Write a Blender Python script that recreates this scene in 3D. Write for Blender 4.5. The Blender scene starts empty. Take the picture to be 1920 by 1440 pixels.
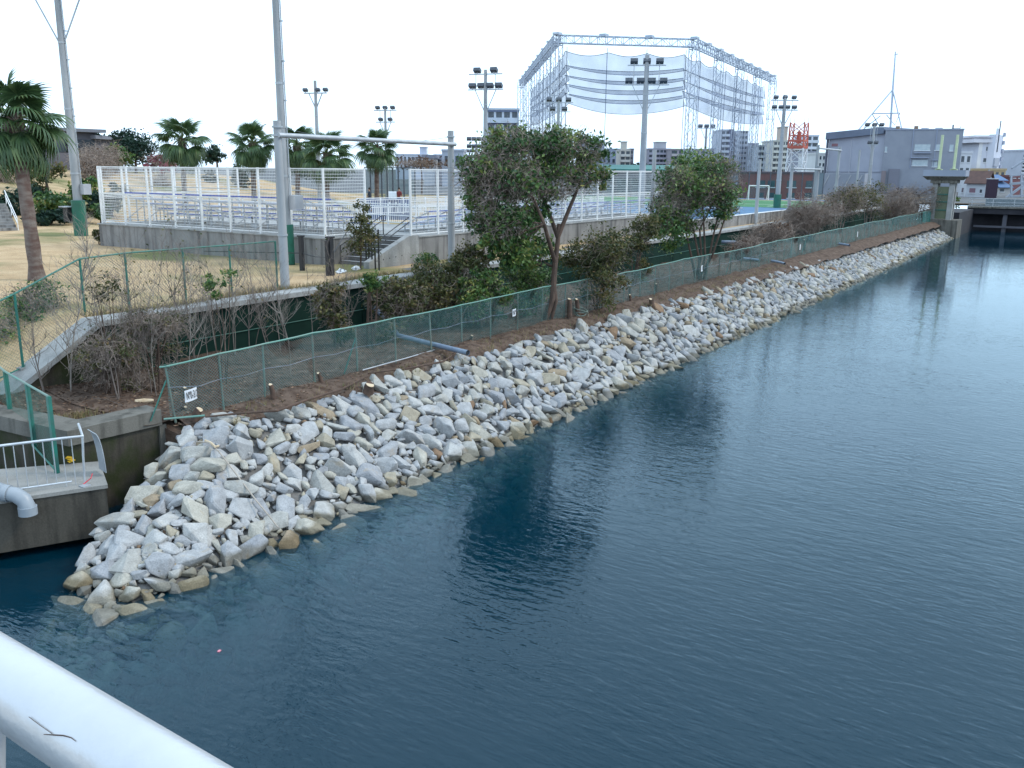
import bpy, bmesh, math, random
import numpy as np
from mathutils import Vector, Matrix
random.seed(11)
rng = np.random.default_rng(11)
SC = bpy.context.scene
COL = SC.collection
R = math.radians
# ------------------------------------------------------------------ camera
# x runs up the canal, y towards the left bank, z = 0 is the water
CAM = np.array([0.0, 0.0, 7.8])
FW = np.array([0.8167809, 0.527932, -0.2327161])
RT = np.array([0.5445206, -0.8387045, 0.0084869])
UP = np.array([0.1906995, 0.1336507, 0.9725077])
FPX = 1680.0
cd = bpy.data.cameras.new('camera')
cam = bpy.data.objects.new('camera', cd)
COL.objects.link(cam)
cd.sensor_width = 36.0
cd.lens = 36.0 * FPX / 1920.0
cd.clip_start = 0.05
cd.clip_end = 6000.0
cam.matrix_world = Matrix(((RT[0], UP[0], -FW[0], CAM[0]), (RT[1], UP[1], -FW[1], CAM[1]), (RT[2], UP[2], -FW[2], CAM[2]), (0, 0, 0, 1)))
SC.camera = cam
# ------------------------------------------------------------------ world: thin bright overcast over a clear sky
SUN_EL, SUN_AZ = R(42), R(-52)       # azimuth measured from +x towards +y
w = bpy.data.worlds.new('World')
SC.world = w
w.use_nodes = True
nt = w.node_tree
nt.nodes.clear()
N = nt.nodes.new
L = nt.links.new
out = N('ShaderNodeOutputWorld')
bg = N('ShaderNodeBackground')
sky = N('ShaderNodeTexSky')
sky.sky_type = 'NISHITA'
sky.sun_disc = False
sky.sun_elevation = SUN_EL
sky.sun_rotation = R(90) - SUN_AZ
bg.inputs['Strength'].default_value = 0.10
tc = N('ShaderNodeTexCoord')
mp = N('ShaderNodeMapping')
mp.inputs['Scale'].default_value = (1.2, 2.6, 7.0)
mp.inputs['Rotation'].default_value = (0, 0.12, 0.5)
nz = N('ShaderNodeTexNoise')
nz.inputs['Scale'].default_value = 1.6
nz.inputs['Detail'].default_value = 5
nz.inputs['Roughness'].default_value = 0.55
cr = N('ShaderNodeValToRGB')
cr.color_ramp.elements[0].position = 0.30
cr.color_ramp.elements[0].color = (0.70, 0.70, 0.70, 1)
cr.color_ramp.elements[1].position = 0.72
cr.color_ramp.elements[1].color = (0.96, 0.96, 0.96, 1)
veil = N('ShaderNodeMixRGB')
veil.inputs[2].default_value = (12.2, 15.9, 19.8, 1)
L(tc.outputs['Generated'], mp.inputs['Vector'])
L(mp.outputs['Vector'], nz.inputs['Vector'])
L(nz.outputs['Fac'], cr.inputs['Fac'])
L(cr.outputs['Color'], veil.inputs[0])
L(sky.outputs['Color'], veil.inputs[1])
L(veil.outputs['Color'], bg.inputs['Color'])
L(bg.outputs['Background'], out.inputs['Surface'])
# ------------------------------------------------------------------ sun behind the veil
sl = bpy.data.lights.new('sun', 'SUN')
sl.energy = 1.5
sl.angle = R(12)
sl.color = (1.0, 0.91, 0.76)
so = bpy.data.objects.new('sun', sl)
COL.objects.link(so)
sd = Vector((math.cos(SUN_EL) * math.cos(SUN_AZ), math.cos(SUN_EL) * math.sin(SUN_AZ), math.sin(SUN_EL)))
so.rotation_euler = (-sd).to_track_quat('-Z', 'Y').to_euler()
so.location = (0, 0, 60)
# ------------------------------------------------------------------ exposure and renderer
SC.view_settings.view_transform = 'Standard'
SC.view_settings.look = 'None'
SC.view_settings.exposure = 0.16
SC.view_settings.gamma = 1.0
SC.view_settings.use_curve_mapping = False
SC.render.engine = 'CYCLES'
SC.cycles.use_denoising = True
SC.cycles.max_bounces = 7
SC.cycles.transparent_max_bounces = 24
SC.cycles.caustics_reflective = False
SC.cycles.caustics_refractive = False


# ------------------------------------------------------------------ survey helpers: a bearing read off the photograph turned into a place
def bearing(u, v):
    return FW + (u - 960) / FPX * RT + (720 - v) / FPX * UP
def at_z(u, v, z):
    d = bearing(u, v)
    return CAM + d * ((z - CAM[2]) / d[2])
def at_y(u, v, y):
    d = bearing(u, v)
    return CAM + d * (y / d[1])
def at_x(u, v, x):
    d = bearing(u, v)
    return CAM + d * (x / d[0])
def at_d(u, v, dist):
    return CAM + bearing(u, v) * dist
def pixel(p):
    q = np.array(p, float) - CAM
    d = q @ FW
    return 960 + FPX * (q @ RT) / d, 720 - FPX * (q @ UP) / d, d


# ------------------------------------------------------------------ scene helpers
ORG = {}
def tag(o, label=None, cat=None, group=None, kind=None):
    if label: o['label'] = label
    if cat: o['category'] = cat
    if group: o['group'] = group
    if kind: o['kind'] = kind
    return o
def thing(name, label, cat, loc, group=None):
    o = bpy.data.objects.new(name, None)
    o.empty_display_size = 0.2
    COL.objects.link(o)
    o.location = tuple(float(c) for c in loc)
    ORG[o.name] = np.array(loc, float)
    return tag(o, label, cat, group)
def add(name, me, parent=None, loc=None):
    o = bpy.data.objects.new(name, me)
    COL.objects.link(o)
    if parent is not None:
        o.parent = parent
        ORG[o.name] = ORG[parent.name]
        if loc is not None:
            o.location = tuple(float(a) for a in (np.array(loc) - ORG[parent.name]))
    else:
        ORG[o.name] = np.zeros(3) if loc is None else np.array(loc, float)
        if loc is not None: o.location = tuple(float(a) for a in loc)
    return o
def np_mesh(name, V, F, mat=None, smooth=False, tone=None):
    """V (n,3); F (m,k) with one k"""
    me = bpy.data.meshes.new(name)
    V = np.asarray(V, np.float32)
    F = np.asarray(F, np.int32)
    k = F.shape[1]
    me.vertices.add(len(V))
    me.vertices.foreach_set('co', V.ravel())
    me.loops.add(F.size)
    me.loops.foreach_set('vertex_index', F.ravel())
    me.polygons.add(len(F))
    me.polygons.foreach_set('loop_start', np.arange(len(F), dtype=np.int32) * k)
    me.polygons.foreach_set('loop_total', np.full(len(F), k, np.int32))
    if smooth: me.polygons.foreach_set('use_smooth', np.ones(len(F), bool))
    if mat: me.materials.append(mat)
    me.update(calc_edges=True)
    if tone is not None:
        a = me.attributes.new('tone', 'FLOAT', 'FACE')
        a.data.foreach_set('value', np.asarray(tone, np.float32))
    return me
class MB:
    def __init__(s): s.v = []; s.f = []
    def pts(s, P):
        n = len(s.v); s.v += [tuple(float(c) for c in p) for p in P]; return n
    def quad(s, *P):
        n = s.pts(P); s.f.append(tuple(range(n, n + len(P)))); return s
    def box(s, x0, x1, y0, y1, z0, z1):
        n = s.pts([(x, y, z) for z in (z0, z1) for x, y in ((x0, y0), (x1, y0), (x1, y1), (x0, y1))])
        s.f += [tuple(n + i for i in q) for q in ((3, 2, 1, 0), (4, 5, 6, 7), (0, 1, 5, 4), (1, 2, 6, 5), (2, 3, 7, 6), (3, 0, 4, 7))]
        return s
    def obox(s, c, ax, ay, az):
        """box of half axes ax, ay, az (vectors) about c"""
        c, ax, ay, az = (np.array(q, float) for q in (c, ax, ay, az))
        n = s.pts([c + a * ax + b * ay + d * az for d in (-1, 1) for a, b in ((-1, -1), (1, -1), (1, 1), (-1, 1))])
        s.f += [tuple(n + i for i in q) for q in ((3, 2, 1, 0), (4, 5, 6, 7), (0, 1, 5, 4), (1, 2, 6, 5), (2, 3, 7, 6), (3, 0, 4, 7))]
        return s
    def prism(s, poly, z0, z1):
        k = len(poly)
        zt = z1 if hasattr(z1, '__len__') else [z1] * k
        zb = z0 if hasattr(z0, '__len__') else [z0] * k
        n = s.pts([(p[0], p[1], zb[i]) for i, p in enumerate(poly)] + [(p[0], p[1], zt[i]) for i, p in enumerate(poly)])
        s.f.append(tuple(n + i for i in reversed(range(k))))
        s.f.append(tuple(n + k + i for i in range(k)))
        for i in range(k):
            j = (i + 1) % k
            s.f.append((n + i, n + j, n + k + j, n + k + i))
        return s
    def loft(s, A, B):
        """solid between two outlines with the same number of points"""
        k = len(A)
        n = s.pts(list(A) + list(B))
        s.f.append(tuple(n + i for i in reversed(range(k))))
        s.f.append(tuple(n + k + i for i in range(k)))
        for i in range(k):
            j = (i + 1) % k
            s.f.append((n + i, n + j, n + k + j, n + k + i))
        return s
    def bar(s, p, q, w, h=None):
        p, q = np.array(p, float), np.array(q, float)
        h = w if h is None else h
        d = q - p
        ln = np.linalg.norm(d)
        if ln < 1e-6: return s
        d /= ln
        a = np.cross(d, (0, 0, 1))
        if np.linalg.norm(a) < 1e-3: a = np.array((1.0, 0, 0))
        a /= np.linalg.norm(a)
        b = np.cross(a, d)
        return s.obox((p + q) / 2, d * ln / 2, a * w / 2, b * h / 2)
    def tube(s, P, r, n=8, caps=True):
        P = [np.array(p, float) for p in P]
        rr = r if hasattr(r, '__len__') else [r] * len(P)
        prev = None
        st = None
        for i, p in enumerate(P):
            d = P[min(i + 1, len(P) - 1)] - P[max(i - 1, 0)]
            d = d / (np.linalg.norm(d) + 1e-9)
            if prev is None:
                a = np.cross(d, (0, 0, 1.0)) if abs(d[2]) < 0.95 else np.cross(d, (1.0, 0, 0))
            else:
                a = prev - d * (prev @ d)
            a = a / (np.linalg.norm(a) + 1e-9)
            prev = a
            b = np.cross(d, a)
            m = s.pts([p + rr[i] * (math.cos(t) * a + math.sin(t) * b) for t in (2 * math.pi * k / n for k in range(n))])
            if st is None: st = m
            if i:
                for k in range(n):
                    k2 = (k + 1) % n
                    s.f.append((m - n + k, m - n + k2, m + k2, m + k))
        if caps and n > 2:
            s.f.append(tuple(st + k for k in reversed(range(n))))
            s.f.append(tuple(m + k for k in range(n)))
        return s
    def mesh(s, name, mat, off=(0, 0, 0), smooth=False):
        me = bpy.data.meshes.new(name)
        V = [tuple(np.array(p) - off) for p in s.v] if np.any(off) else s.v
        me.from_pydata(V, [], s.f)
        if smooth: me.polygons.foreach_set('use_smooth', [True] * len(me.polygons))
        if mat: me.materials.append(mat)
        me.update()
        return me
    def build(s, name, mat, parent=None, smooth=False, **k):
        off = ORG[parent.name] if parent is not None else np.zeros(3)
        o = add(name, s.mesh(name, mat, off, smooth), parent)
        if smooth:
            try: o.data.set_sharp_from_angle(angle=R(40))
            except Exception: pass
        return tag(o, **k)
def copy_tree(o, parent=None):
    c = o.copy()
    COL.objects.link(c)
    c.parent = parent
    ORG[c.name] = ORG[o.name]
    for ch in list(o.children): copy_tree(ch, c)
    return c


# ------------------------------------------------------------------ materials
def new_mat(name):
    m = bpy.data.materials.new(name)
    m.use_nodes = True
    n = m.node_tree.nodes
    return m, n, m.node_tree.links.new, n['Principled BSDF']
def pm(name, c1, c2=None, scale=4.0, rough=0.8, bump=0.0, metal=0.0, detail=4, stretch=None, bscale=None, spec=0.5, world=True, lo=0.35, hi=0.68):
    m, n, l, b = new_mat(name)
    b.inputs['Roughness'].default_value = rough
    b.inputs['Metallic'].default_value = metal
    b.inputs['Specular IOR Level'].default_value = spec
    c2 = c2 or tuple(c * 0.8 for c in c1)
    g = n.new('ShaderNodeNewGeometry') if world else n.new('ShaderNodeTexCoord')
    mp = n.new('ShaderNodeMapping')
    mp.inputs['Scale'].default_value = stretch or (1, 1, 1)
    l(g.outputs['Position' if world else 'Object'], mp.inputs['Vector'])
    t = n.new('ShaderNodeTexNoise')
    t.inputs['Scale'].default_value = scale
    t.inputs['Detail'].default_value = detail
    l(mp.outputs[0], t.inputs['Vector'])
    r = n.new('ShaderNodeValToRGB')
    r.color_ramp.elements[0].position = lo
    r.color_ramp.elements[1].position = hi
    r.color_ramp.elements[0].color = (*c1, 1)
    r.color_ramp.elements[1].color = (*c2, 1)
    l(t.outputs['Fac'], r.inputs['Fac'])
    l(r.outputs[0], b.inputs['Base Color'])
    if bump:
        t2 = n.new('ShaderNodeTexNoise')
        t2.inputs['Scale'].default_value = bscale or scale * 5
        t2.inputs['Detail'].default_value = 5
        l(g.outputs['Position' if world else 'Object'], t2.inputs['Vector'])
        bp = n.new('ShaderNodeBump')
        bp.inputs['Strength'].default_value = bump
        bp.inputs['Distance'].default_value = 0.03
        l(t2.outputs['Fac'], bp.inputs['Height'])
        l(bp.outputs[0], b.inputs['Normal'])
    return m
def tone_mat(name, stops, rough=0.6, trans=0.3, spec=0.3, noise=0.12):
    """leaf or stone colours picked by each piece's own tone value"""
    m, n, l, b = new_mat(name)
    a = n.new('ShaderNodeAttribute')
    a.attribute_name = 'tone'
    r = n.new('ShaderNodeValToRGB')
    el = r.color_ramp.elements
    for i, (p, c) in enumerate(stops):
        e = el[i] if i < 2 else el.new(p)
        e.position = p
        e.color = (*c, 1)
    l(a.outputs['Fac'], r.inputs['Fac'])
    l(r.outputs[0], b.inputs['Base Color'])
    b.inputs['Roughness'].default_value = rough
    b.inputs['Specular IOR Level'].default_value = spec
    if trans:
        o = n['Material Output']
        tr = n.new('ShaderNodeBsdfTranslucent')
        l(r.outputs[0], tr.inputs['Color'])
        mx = n.new('ShaderNodeMixShader')
        mx.inputs[0].default_value = trans
        l(b.outputs[0], mx.inputs[1])
        l(tr.outputs[0], mx.inputs[2])
        l(mx.outputs[0], o.inputs['Surface'])
    return m
def veil_mat(name, color, alpha, pattern=0.0):
    """fine netting whose threads are far too small to see one by one"""
    m, n, l, b = new_mat(name)
    b.inputs['Base Color'].default_value = (*color, 1)
    b.inputs['Roughness'].default_value = 0.9
    b.inputs['Specular IOR Level'].default_value = 0.1
    b.inputs['Alpha'].default_value = alpha
    if pattern:
        g = n.new('ShaderNodeNewGeometry')
        t = n.new('ShaderNodeTexNoise')
        t.inputs['Scale'].default_value = 0.35
        t.inputs['Detail'].default_value = 3
        l(g.outputs['Position'], t.inputs['Vector'])
        mr = n.new('ShaderNodeMapRange')
        mr.inputs['From Min'].default_value = 0.35
        mr.inputs['From Max'].default_value = 0.65
        mr.inputs['To Min'].default_value = max(0.0, alpha - pattern)
        mr.inputs['To Max'].default_value = min(1.0, alpha + pattern)
        l(t.outputs['Fac'], mr.inputs['Value'])
        l(mr.outputs[0], b.inputs['Alpha'])
    return m
def concrete_mat(name, base, dark, streak=1.0, moss=None):
    """cast concrete: cloudy tone, run-off streaks down the face, pores"""
    m, n, l, b = new_mat(name)
    b.inputs['Roughness'].default_value = 0.88
    b.inputs['Specular IOR Level'].default_value = 0.25
    g = n.new('ShaderNodeNewGeometry')
    def noise(sc, st, det=5):
        mp = n.new('ShaderNodeMapping')
        mp.inputs['Scale'].default_value = st
        l(g.outputs['Position'], mp.inputs['Vector'])
        t = n.new('ShaderNodeTexNoise')
        t.inputs['Scale'].default_value = sc
        t.inputs['Detail'].default_value = det
        l(mp.outputs[0], t.inputs['Vector'])
        return t
    def ramp(t, a, bb, lo=0.4, hi=0.65):
        r = n.new('ShaderNodeValToRGB')
        r.color_ramp.elements[0].position = lo
        r.color_ramp.elements[1].position = hi
        r.color_ramp.elements[0].color = (*a, 1)
        r.color_ramp.elements[1].color = (*bb, 1)
        l(t.outputs['Fac'], r.inputs['Fac'])
        return r
    def mix(f, a, bb, mode='MIX'):
        x = n.new('ShaderNodeMixRGB')
        x.blend_type = mode
        if hasattr(f, 'outputs'): l(f.outputs[0], x.inputs[0])
        else: x.inputs[0].default_value = f
        l(a.outputs[0], x.inputs[1])
        if hasattr(bb, 'outputs'): l(bb.outputs[0], x.inputs[2])
        else: x.inputs[2].default_value = (*bb, 1)
        return x
    c = ramp(noise(1.3, (1, 1, 1)), base, tuple(q * 0.78 for q in base))
    st = ramp(noise(3.2, (1, 1, 0.10)), (0, 0, 0), (streak,) * 3, 0.47, 0.72)
    c = mix(st, c, dark)
    if moss:
        ms = ramp(noise(2.2, (1, 1, 0.8), 7), (0, 0, 0), (1, 1, 1), 0.42, 0.62)
        c = mix(ms, c, moss)
    f = ramp(noise(30, (1, 1, 1)), (0.86,) * 3, (1.1,) * 3, 0.3, 0.7)
    c = mix(1.0, c, f, 'MULTIPLY')
    l(c.outputs[0], b.inputs['Base Color'])
    bp = n.new('ShaderNodeBump')
    bp.inputs['Strength'].default_value = 0.35
    bp.inputs['Distance'].default_value = 0.02
    l(noise(18, (1, 1, 1), 6).outputs['Fac'], bp.inputs['Height'])
    l(bp.outputs[0], b.inputs['Normal'])
    return m
M = {}
M['white'] = pm('white_paint', (0.76, 0.76, 0.75), (0.66, 0.66, 0.66), 2.0, 0.45)
M['galv'] = pm('galvanised_steel', (0.42, 0.44, 0.46), (0.32, 0.34, 0.36), 3.0, 0.5, 0, 0.35)
M['pole'] = pm('concrete_pole', (0.36, 0.37, 0.38), (0.25, 0.26, 0.27), 1.6, 0.75, 0.15, 0, 5, (1, 1, 0.3))
M['steelrail'] = pm('brushed_handrail', (0.62, 0.63, 0.64), (0.5, 0.51, 0.53), 5.0, 0.33, 0, 0.6)
M['black'] = pm('black_paint', (0.012, 0.013, 0.016), (0.02, 0.02, 0.024), 4, 0.5)
M['lamp'] = pm('lamp_housing', (0.05, 0.06, 0.075), (0.09, 0.1, 0.12), 4, 0.5)
M['greenpost'] = pm('green_fence_paint', (0.012, 0.16, 0.12), (0.03, 0.11, 0.09), 4, 0.45)
M['greenrail'] = pm('faded_green_rail', (0.10, 0.26, 0.21), (0.16, 0.24, 0.20), 1.5, 0.5)
M['oldpost'] = pm('worn_fence_post', (0.12, 0.19, 0.16), (0.17, 0.16, 0.13), 3.5, 0.7)
M['pad'] = pm('green_padding', (0.012, 0.13, 0.085), (0.015, 0.09, 0.06), 2.5, 0.5)
M['wire'] = pm('fence_wire', (0.06, 0.22, 0.22), (0.12, 0.25, 0.25), 3, 0.5)
M['greenwire'] = pm('green_fence_wire', (0.02, 0.14, 0.11), (0.03, 0.11, 0.09), 3, 0.5)
M['panel'] = pm('dark_green_netting', (0.007, 0.024, 0.019), (0.011, 0.036, 0.026), 1.2, 0.85, 0.5, 0, 5, None, 40, 0.12)
M['pvc'] = pm('grey_plastic_pipe', (0.30, 0.33, 0.36), (0.24, 0.27, 0.30), 3, 0.4)
M['bluepvc'] = pm('bluish_pipe', (0.20, 0.25, 0.32), (0.16, 0.2, 0.27), 3, 0.4)
M['conc'] = concrete_mat('pale_concrete', (0.36, 0.36, 0.35), (0.17, 0.17, 0.165), 0.55)
M['stand'] = concrete_mat('stand_concrete', (0.27, 0.26, 0.25), (0.085, 0.082, 0.08), 1.0)
M['quay'] = concrete_mat('mossy_quay_concrete', (0.075, 0.066, 0.052), (0.018, 0.016, 0.014), 0.9, (0.035, 0.042, 0.018))
M['cap'] = concrete_mat('weathered_cap_concrete', (0.165, 0.155, 0.135), (0.05, 0.047, 0.04), 0.9)
M['block'] = concrete_mat('dark_outfall_concrete', (0.085, 0.076, 0.062), (0.018, 0.017, 0.015), 1.0)
M['blocktop'] = concrete_mat('block_top_concrete', (0.30, 0.29, 0.27), (0.17, 0.165, 0.15), 0.5)
M['step'] = concrete_mat('stair_concrete', (0.17, 0.165, 0.16), (0.09, 0.09, 0.085), 0.6)
M['nosing'] = pm('step_nosing', (0.42, 0.43, 0.44), None, 4, 0.8)
M['plank'] = pm('aluminium_plank', (0.46, 0.47, 0.49), (0.36, 0.37, 0.4), 1.5, 0.45, 0, 0.4)
M['blue'] = pm('blue_edge', (0.02, 0.05, 0.33), (0.03, 0.07, 0.38), 2, 0.5)
M['bluebox'] = pm('blue_padding', (0.015, 0.045, 0.15), (0.02, 0.06, 0.2), 2, 0.6)
M['bark'] = pm('brown_bark', (0.115, 0.072, 0.052), (0.055, 0.036, 0.027), 6, 0.9, 0.6, 0, 5, (1, 1, 0.35), 25)
M['greybark'] = pm('grey_twigs', (0.20, 0.165, 0.145), (0.12, 0.095, 0.08), 5, 0.9)
M['palebark'] = pm('pale_dry_twigs', (0.28, 0.245, 0.21), (0.18, 0.15, 0.13), 5, 0.9)
M['vine'] = pm('dead_vine', (0.38, 0.31, 0.26), (0.20, 0.15, 0.125), 3, 0.9)
M['palmtrunk'] = pm('palm_trunk', (0.085, 0.048, 0.038), (0.17, 0.14, 0.12), 2.2, 0.9, 0.8, 0, 5, (1, 1, 2.5), 14)
M['cut'] = pm('fresh_cut_wood', (0.50, 0.36, 0.22), (0.62, 0.52, 0.38), 9, 0.8)
M['log'] = pm('cut_log_bark', (0.11, 0.065, 0.045), (0.06, 0.04, 0.03), 7, 0.9, 0.5)
M['rope'] = pm('old_rope', (0.42, 0.36, 0.30), (0.30, 0.26, 0.22), 8, 0.9)
M['glass'] = pm('dark_window_glass', (0.035, 0.045, 0.06), (0.06, 0.075, 0.09), 1.2, 0.12)
M['palepane'] = pm('pale_window', (0.45, 0.5, 0.52), (0.35, 0.42, 0.46), 2, 0.3)
M['netblue'] = veil_mat('blue_grey_net', (0.13, 0.17, 0.28), 0.50, 0.05)
M['netpale'] = veil_mat('pale_net', (0.26, 0.30, 0.40), 0.20, 0.04)
M['netteal'] = veil_mat('teal_net', (0.02, 0.11, 0.11), 0.36, 0.08)
M['netrope'] = pm('net_rope', (0.10, 0.12, 0.17), None, 2, 0.9)
M['truss'] = pm('truss_steel', (0.40, 0.45, 0.53), (0.32, 0.37, 0.45), 1, 0.5, 0, 0.2)
M['leafdark'] = tone_mat('evergreen_leaves', [(0.0, (0.020, 0.058, 0.020)), (0.4, (0.06, 0.135, 0.036)), (0.75, (0.14, 0.21, 0.05)), (1.0, (0.27, 0.25, 0.07))], 0.45, 0.22, 0.4)
M['leafoliv'] = tone_mat('olive_leaves', [(0.0, (0.026, 0.036, 0.014)), (0.45, (0.075, 0.088, 0.030)), (0.75, (0.15, 0.14, 0.048)), (1.0, (0.22, 0.145, 0.075))], 0.55, 0.25, 0.3)
M['leafpine'] = tone_mat('blue_green_leaves', [(0.0, (0.008, 0.024, 0.018)), (0.6, (0.022, 0.052, 0.036)), (1.0, (0.045, 0.075, 0.045))], 0.6, 0.15, 0.2)
M['leafbrown'] = tone_mat('brown_dry_leaves', [(0.0, (0.045, 0.026, 0.018)), (0.5, (0.13, 0.075, 0.048)), (0.85, (0.24, 0.15, 0.10)), (1.0, (0.36, 0.26, 0.18))], 0.8, 0.15, 0.2)
M['leafpink'] = tone_mat('pink_blossom', [(0.0, (0.20, 0.05, 0.08)), (1.0, (0.45, 0.16, 0.20))], 0.7, 0.25, 0.2)
M['palmleaf'] = tone_mat('palm_leaf', [(0.0, (0.026, 0.058, 0.024)), (0.5, (0.07, 0.13, 0.048)), (1.0, (0.17, 0.22, 0.085))], 0.45, 0.2, 0.4)
M['palmdead'] = tone_mat('dead_palm_leaf', [(0.0, (0.07, 0.045, 0.02)), (1.0, (0.20, 0.14, 0.06))], 0.8, 0.15, 0.2)
M['drygrass'] = tone_mat('dry_grass_blades', [(0.0, (0.16, 0.12, 0.06)), (0.7, (0.32, 0.25, 0.13)), (1.0, (0.10, 0.14, 0.05))], 0.8, 0.2, 0.2)
# ================================================================== the setting
G, PLAT, FIELD, BANK = 3.6, 4.8, 4.35, 1.9
def sstep(a, b, x):
    t = np.clip((x - a) / (b - a), 0, 1)
    return t * t * (3 - 2 * t)
def lawn_h(x, y):
    z = np.full_like(x, G)
    hill = sstep(60, 92, y) * 3.6 * (1 - sstep(70, 96, x)) * sstep(-20, 10, x)
    hill += sstep(63, 76, y) * 0.9 * (1 - sstep(36, 50, x))
    z = z + hill * (1 + 0.06 * np.sin(x * 0.21) * np.cos(y * 0.17))
    ramp = (1 - sstep(11.0, 15.2, x)) * (1 - sstep(25.5, 31.0, y))
    z = z - ramp * 1.55
    z = z + 0.03 * np.sin(x * 1.3 + y * 0.7) * np.cos(y * 1.1 - x * 0.4)
    return np.where(y < 23.45, np.minimum(z, G - 0.02), z)
def grid_sheet(xs, ys, hf):
    X, Y = np.meshgrid(xs, ys, indexing='ij')
    Z = hf(X, Y)
    V = np.stack([X, Y, Z], -1).reshape(-1, 3)
    a, b = len(xs), len(ys)
    i = (np.arange(a - 1)[:, None] * b + np.arange(b - 1)[None, :]).ravel()
    F = np.stack([i, i + b, i + b + 1, i + 1], -1)
    return V, F
def lawn_mat():
    m, n, l, b = new_mat('dry_winter_lawn')
    b.inputs['Roughness'].default_value = 0.95
    b.inputs['Specular IOR Level'].default_value = 0.1
    g = n.new('ShaderNodeNewGeometry')
    def noise(sc, det=5, st=(1, 1, 1)):
        mp = n.new('ShaderNodeMapping')
        mp.inputs['Scale'].default_value = st
        l(g.outputs['Position'], mp.inputs['Vector'])
        t = n.new('ShaderNodeTexNoise')
        t.inputs['Scale'].default_value = sc
        t.inputs['Detail'].default_value = det
        l(mp.outputs[0], t.inputs['Vector'])
        return t
    def ramp(t, st):
        r = n.new('ShaderNodeValToRGB')
        for i, (p, c) in enumerate(st):
            e = r.color_ramp.elements[i] if i < 2 else r.color_ramp.elements.new(p)
            e.position = p
            e.color = (*c, 1)
        l(t.outputs['Fac'], r.inputs['Fac'])
        return r
    base = ramp(noise(0.9), [(0.25, (0.40, 0.275, 0.155)), (0.5, (0.52, 0.365, 0.215)), (0.75, (0.58, 0.43, 0.265))])
    gm = ramp(noise(0.22, 6, (1.0, 0.55, 1)), [(0.50, (0, 0, 0)), (0.66, (0.8, 0.8, 0.8))])
    x = n.new('ShaderNodeMixRGB')
    l(gm.outputs[0], x.inputs[0])
    l(base.outputs[0], x.inputs[1])
    x.inputs[2].default_value = (0.10, 0.135, 0.045, 1)
    f = ramp(noise(26, 6), [(0.3, (0.62, 0.62, 0.62)), (0.7, (1.2, 1.2, 1.2))])
    y = n.new('ShaderNodeMixRGB')
    y.blend_type = 'MULTIPLY'
    y.inputs[0].default_value = 1
    l(x.outputs[0], y.inputs[1])
    l(f.outputs[0], y.inputs[2])
    l(y.outputs[0], b.inputs['Base Color'])
    bp = n.new('ShaderNodeBump')
    bp.inputs['Strength'].default_value = 0.5
    bp.inputs['Distance'].default_value = 0.04
    l(noise(34, 5).outputs['Fac'], bp.inputs['Height'])
    l(bp.outputs[0], b.inputs['Normal'])
    return m
M['lawn'] = lawn_mat()
xs = np.unique(np.concatenate([[-400, -200, -80, -30], np.arange(-10, 40, 0.8), np.arange(40, 130, 3), [140, 150, 170, 220, 300, 500, 900, 1600, 3000]]))
ys = np.unique(np.concatenate([[23.2, 23.6], np.arange(24, 40, 0.8), np.arange(40, 110, 2.5), [120, 150, 200, 300, 600, 1200, 3000]]))
V1, F1 = grid_sheet(xs, ys, lawn_h)
xs2 = np.array([146.0, 150, 170, 220, 300, 500, 900, 1600, 3000])
ys2 = np.array([-3000.0, -1200, -400, -150, -60, -20, 0, 23.2])
V2, F2 = grid_sheet(xs2, ys2, lambda x, y: np.full_like(x, G - 0.02))
tag(add('ground', np_mesh('ground', np.vstack([V1, V2]), np.vstack([F1, F2 + len(V1)]), M['lawn'], True)), kind='structure')

# ---- canal bed
M['bed'] = pm('canal_bed_mud', (0.016, 0.024, 0.022), (0.010, 0.016, 0.016), 0.6, 0.95)
mb = MB()
mb.quad((-120, -90, -2.8), (150, -90, -2.8), (150, 11.0, -2.8), (-120, 11.0, -2.8))
mb.quad((-120, 11.0, -2.8), (150, 11.0, -2.8), (150, 13.4, -0.6), (-120, 13.4, -0.6))
mb.quad((-120, 13.4, -0.6), (150, 13.4, -0.6), (150, 25, -0.6), (-120, 25, -0.6))
mb.build('canal_bed', M['bed'], kind='structure')

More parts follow.
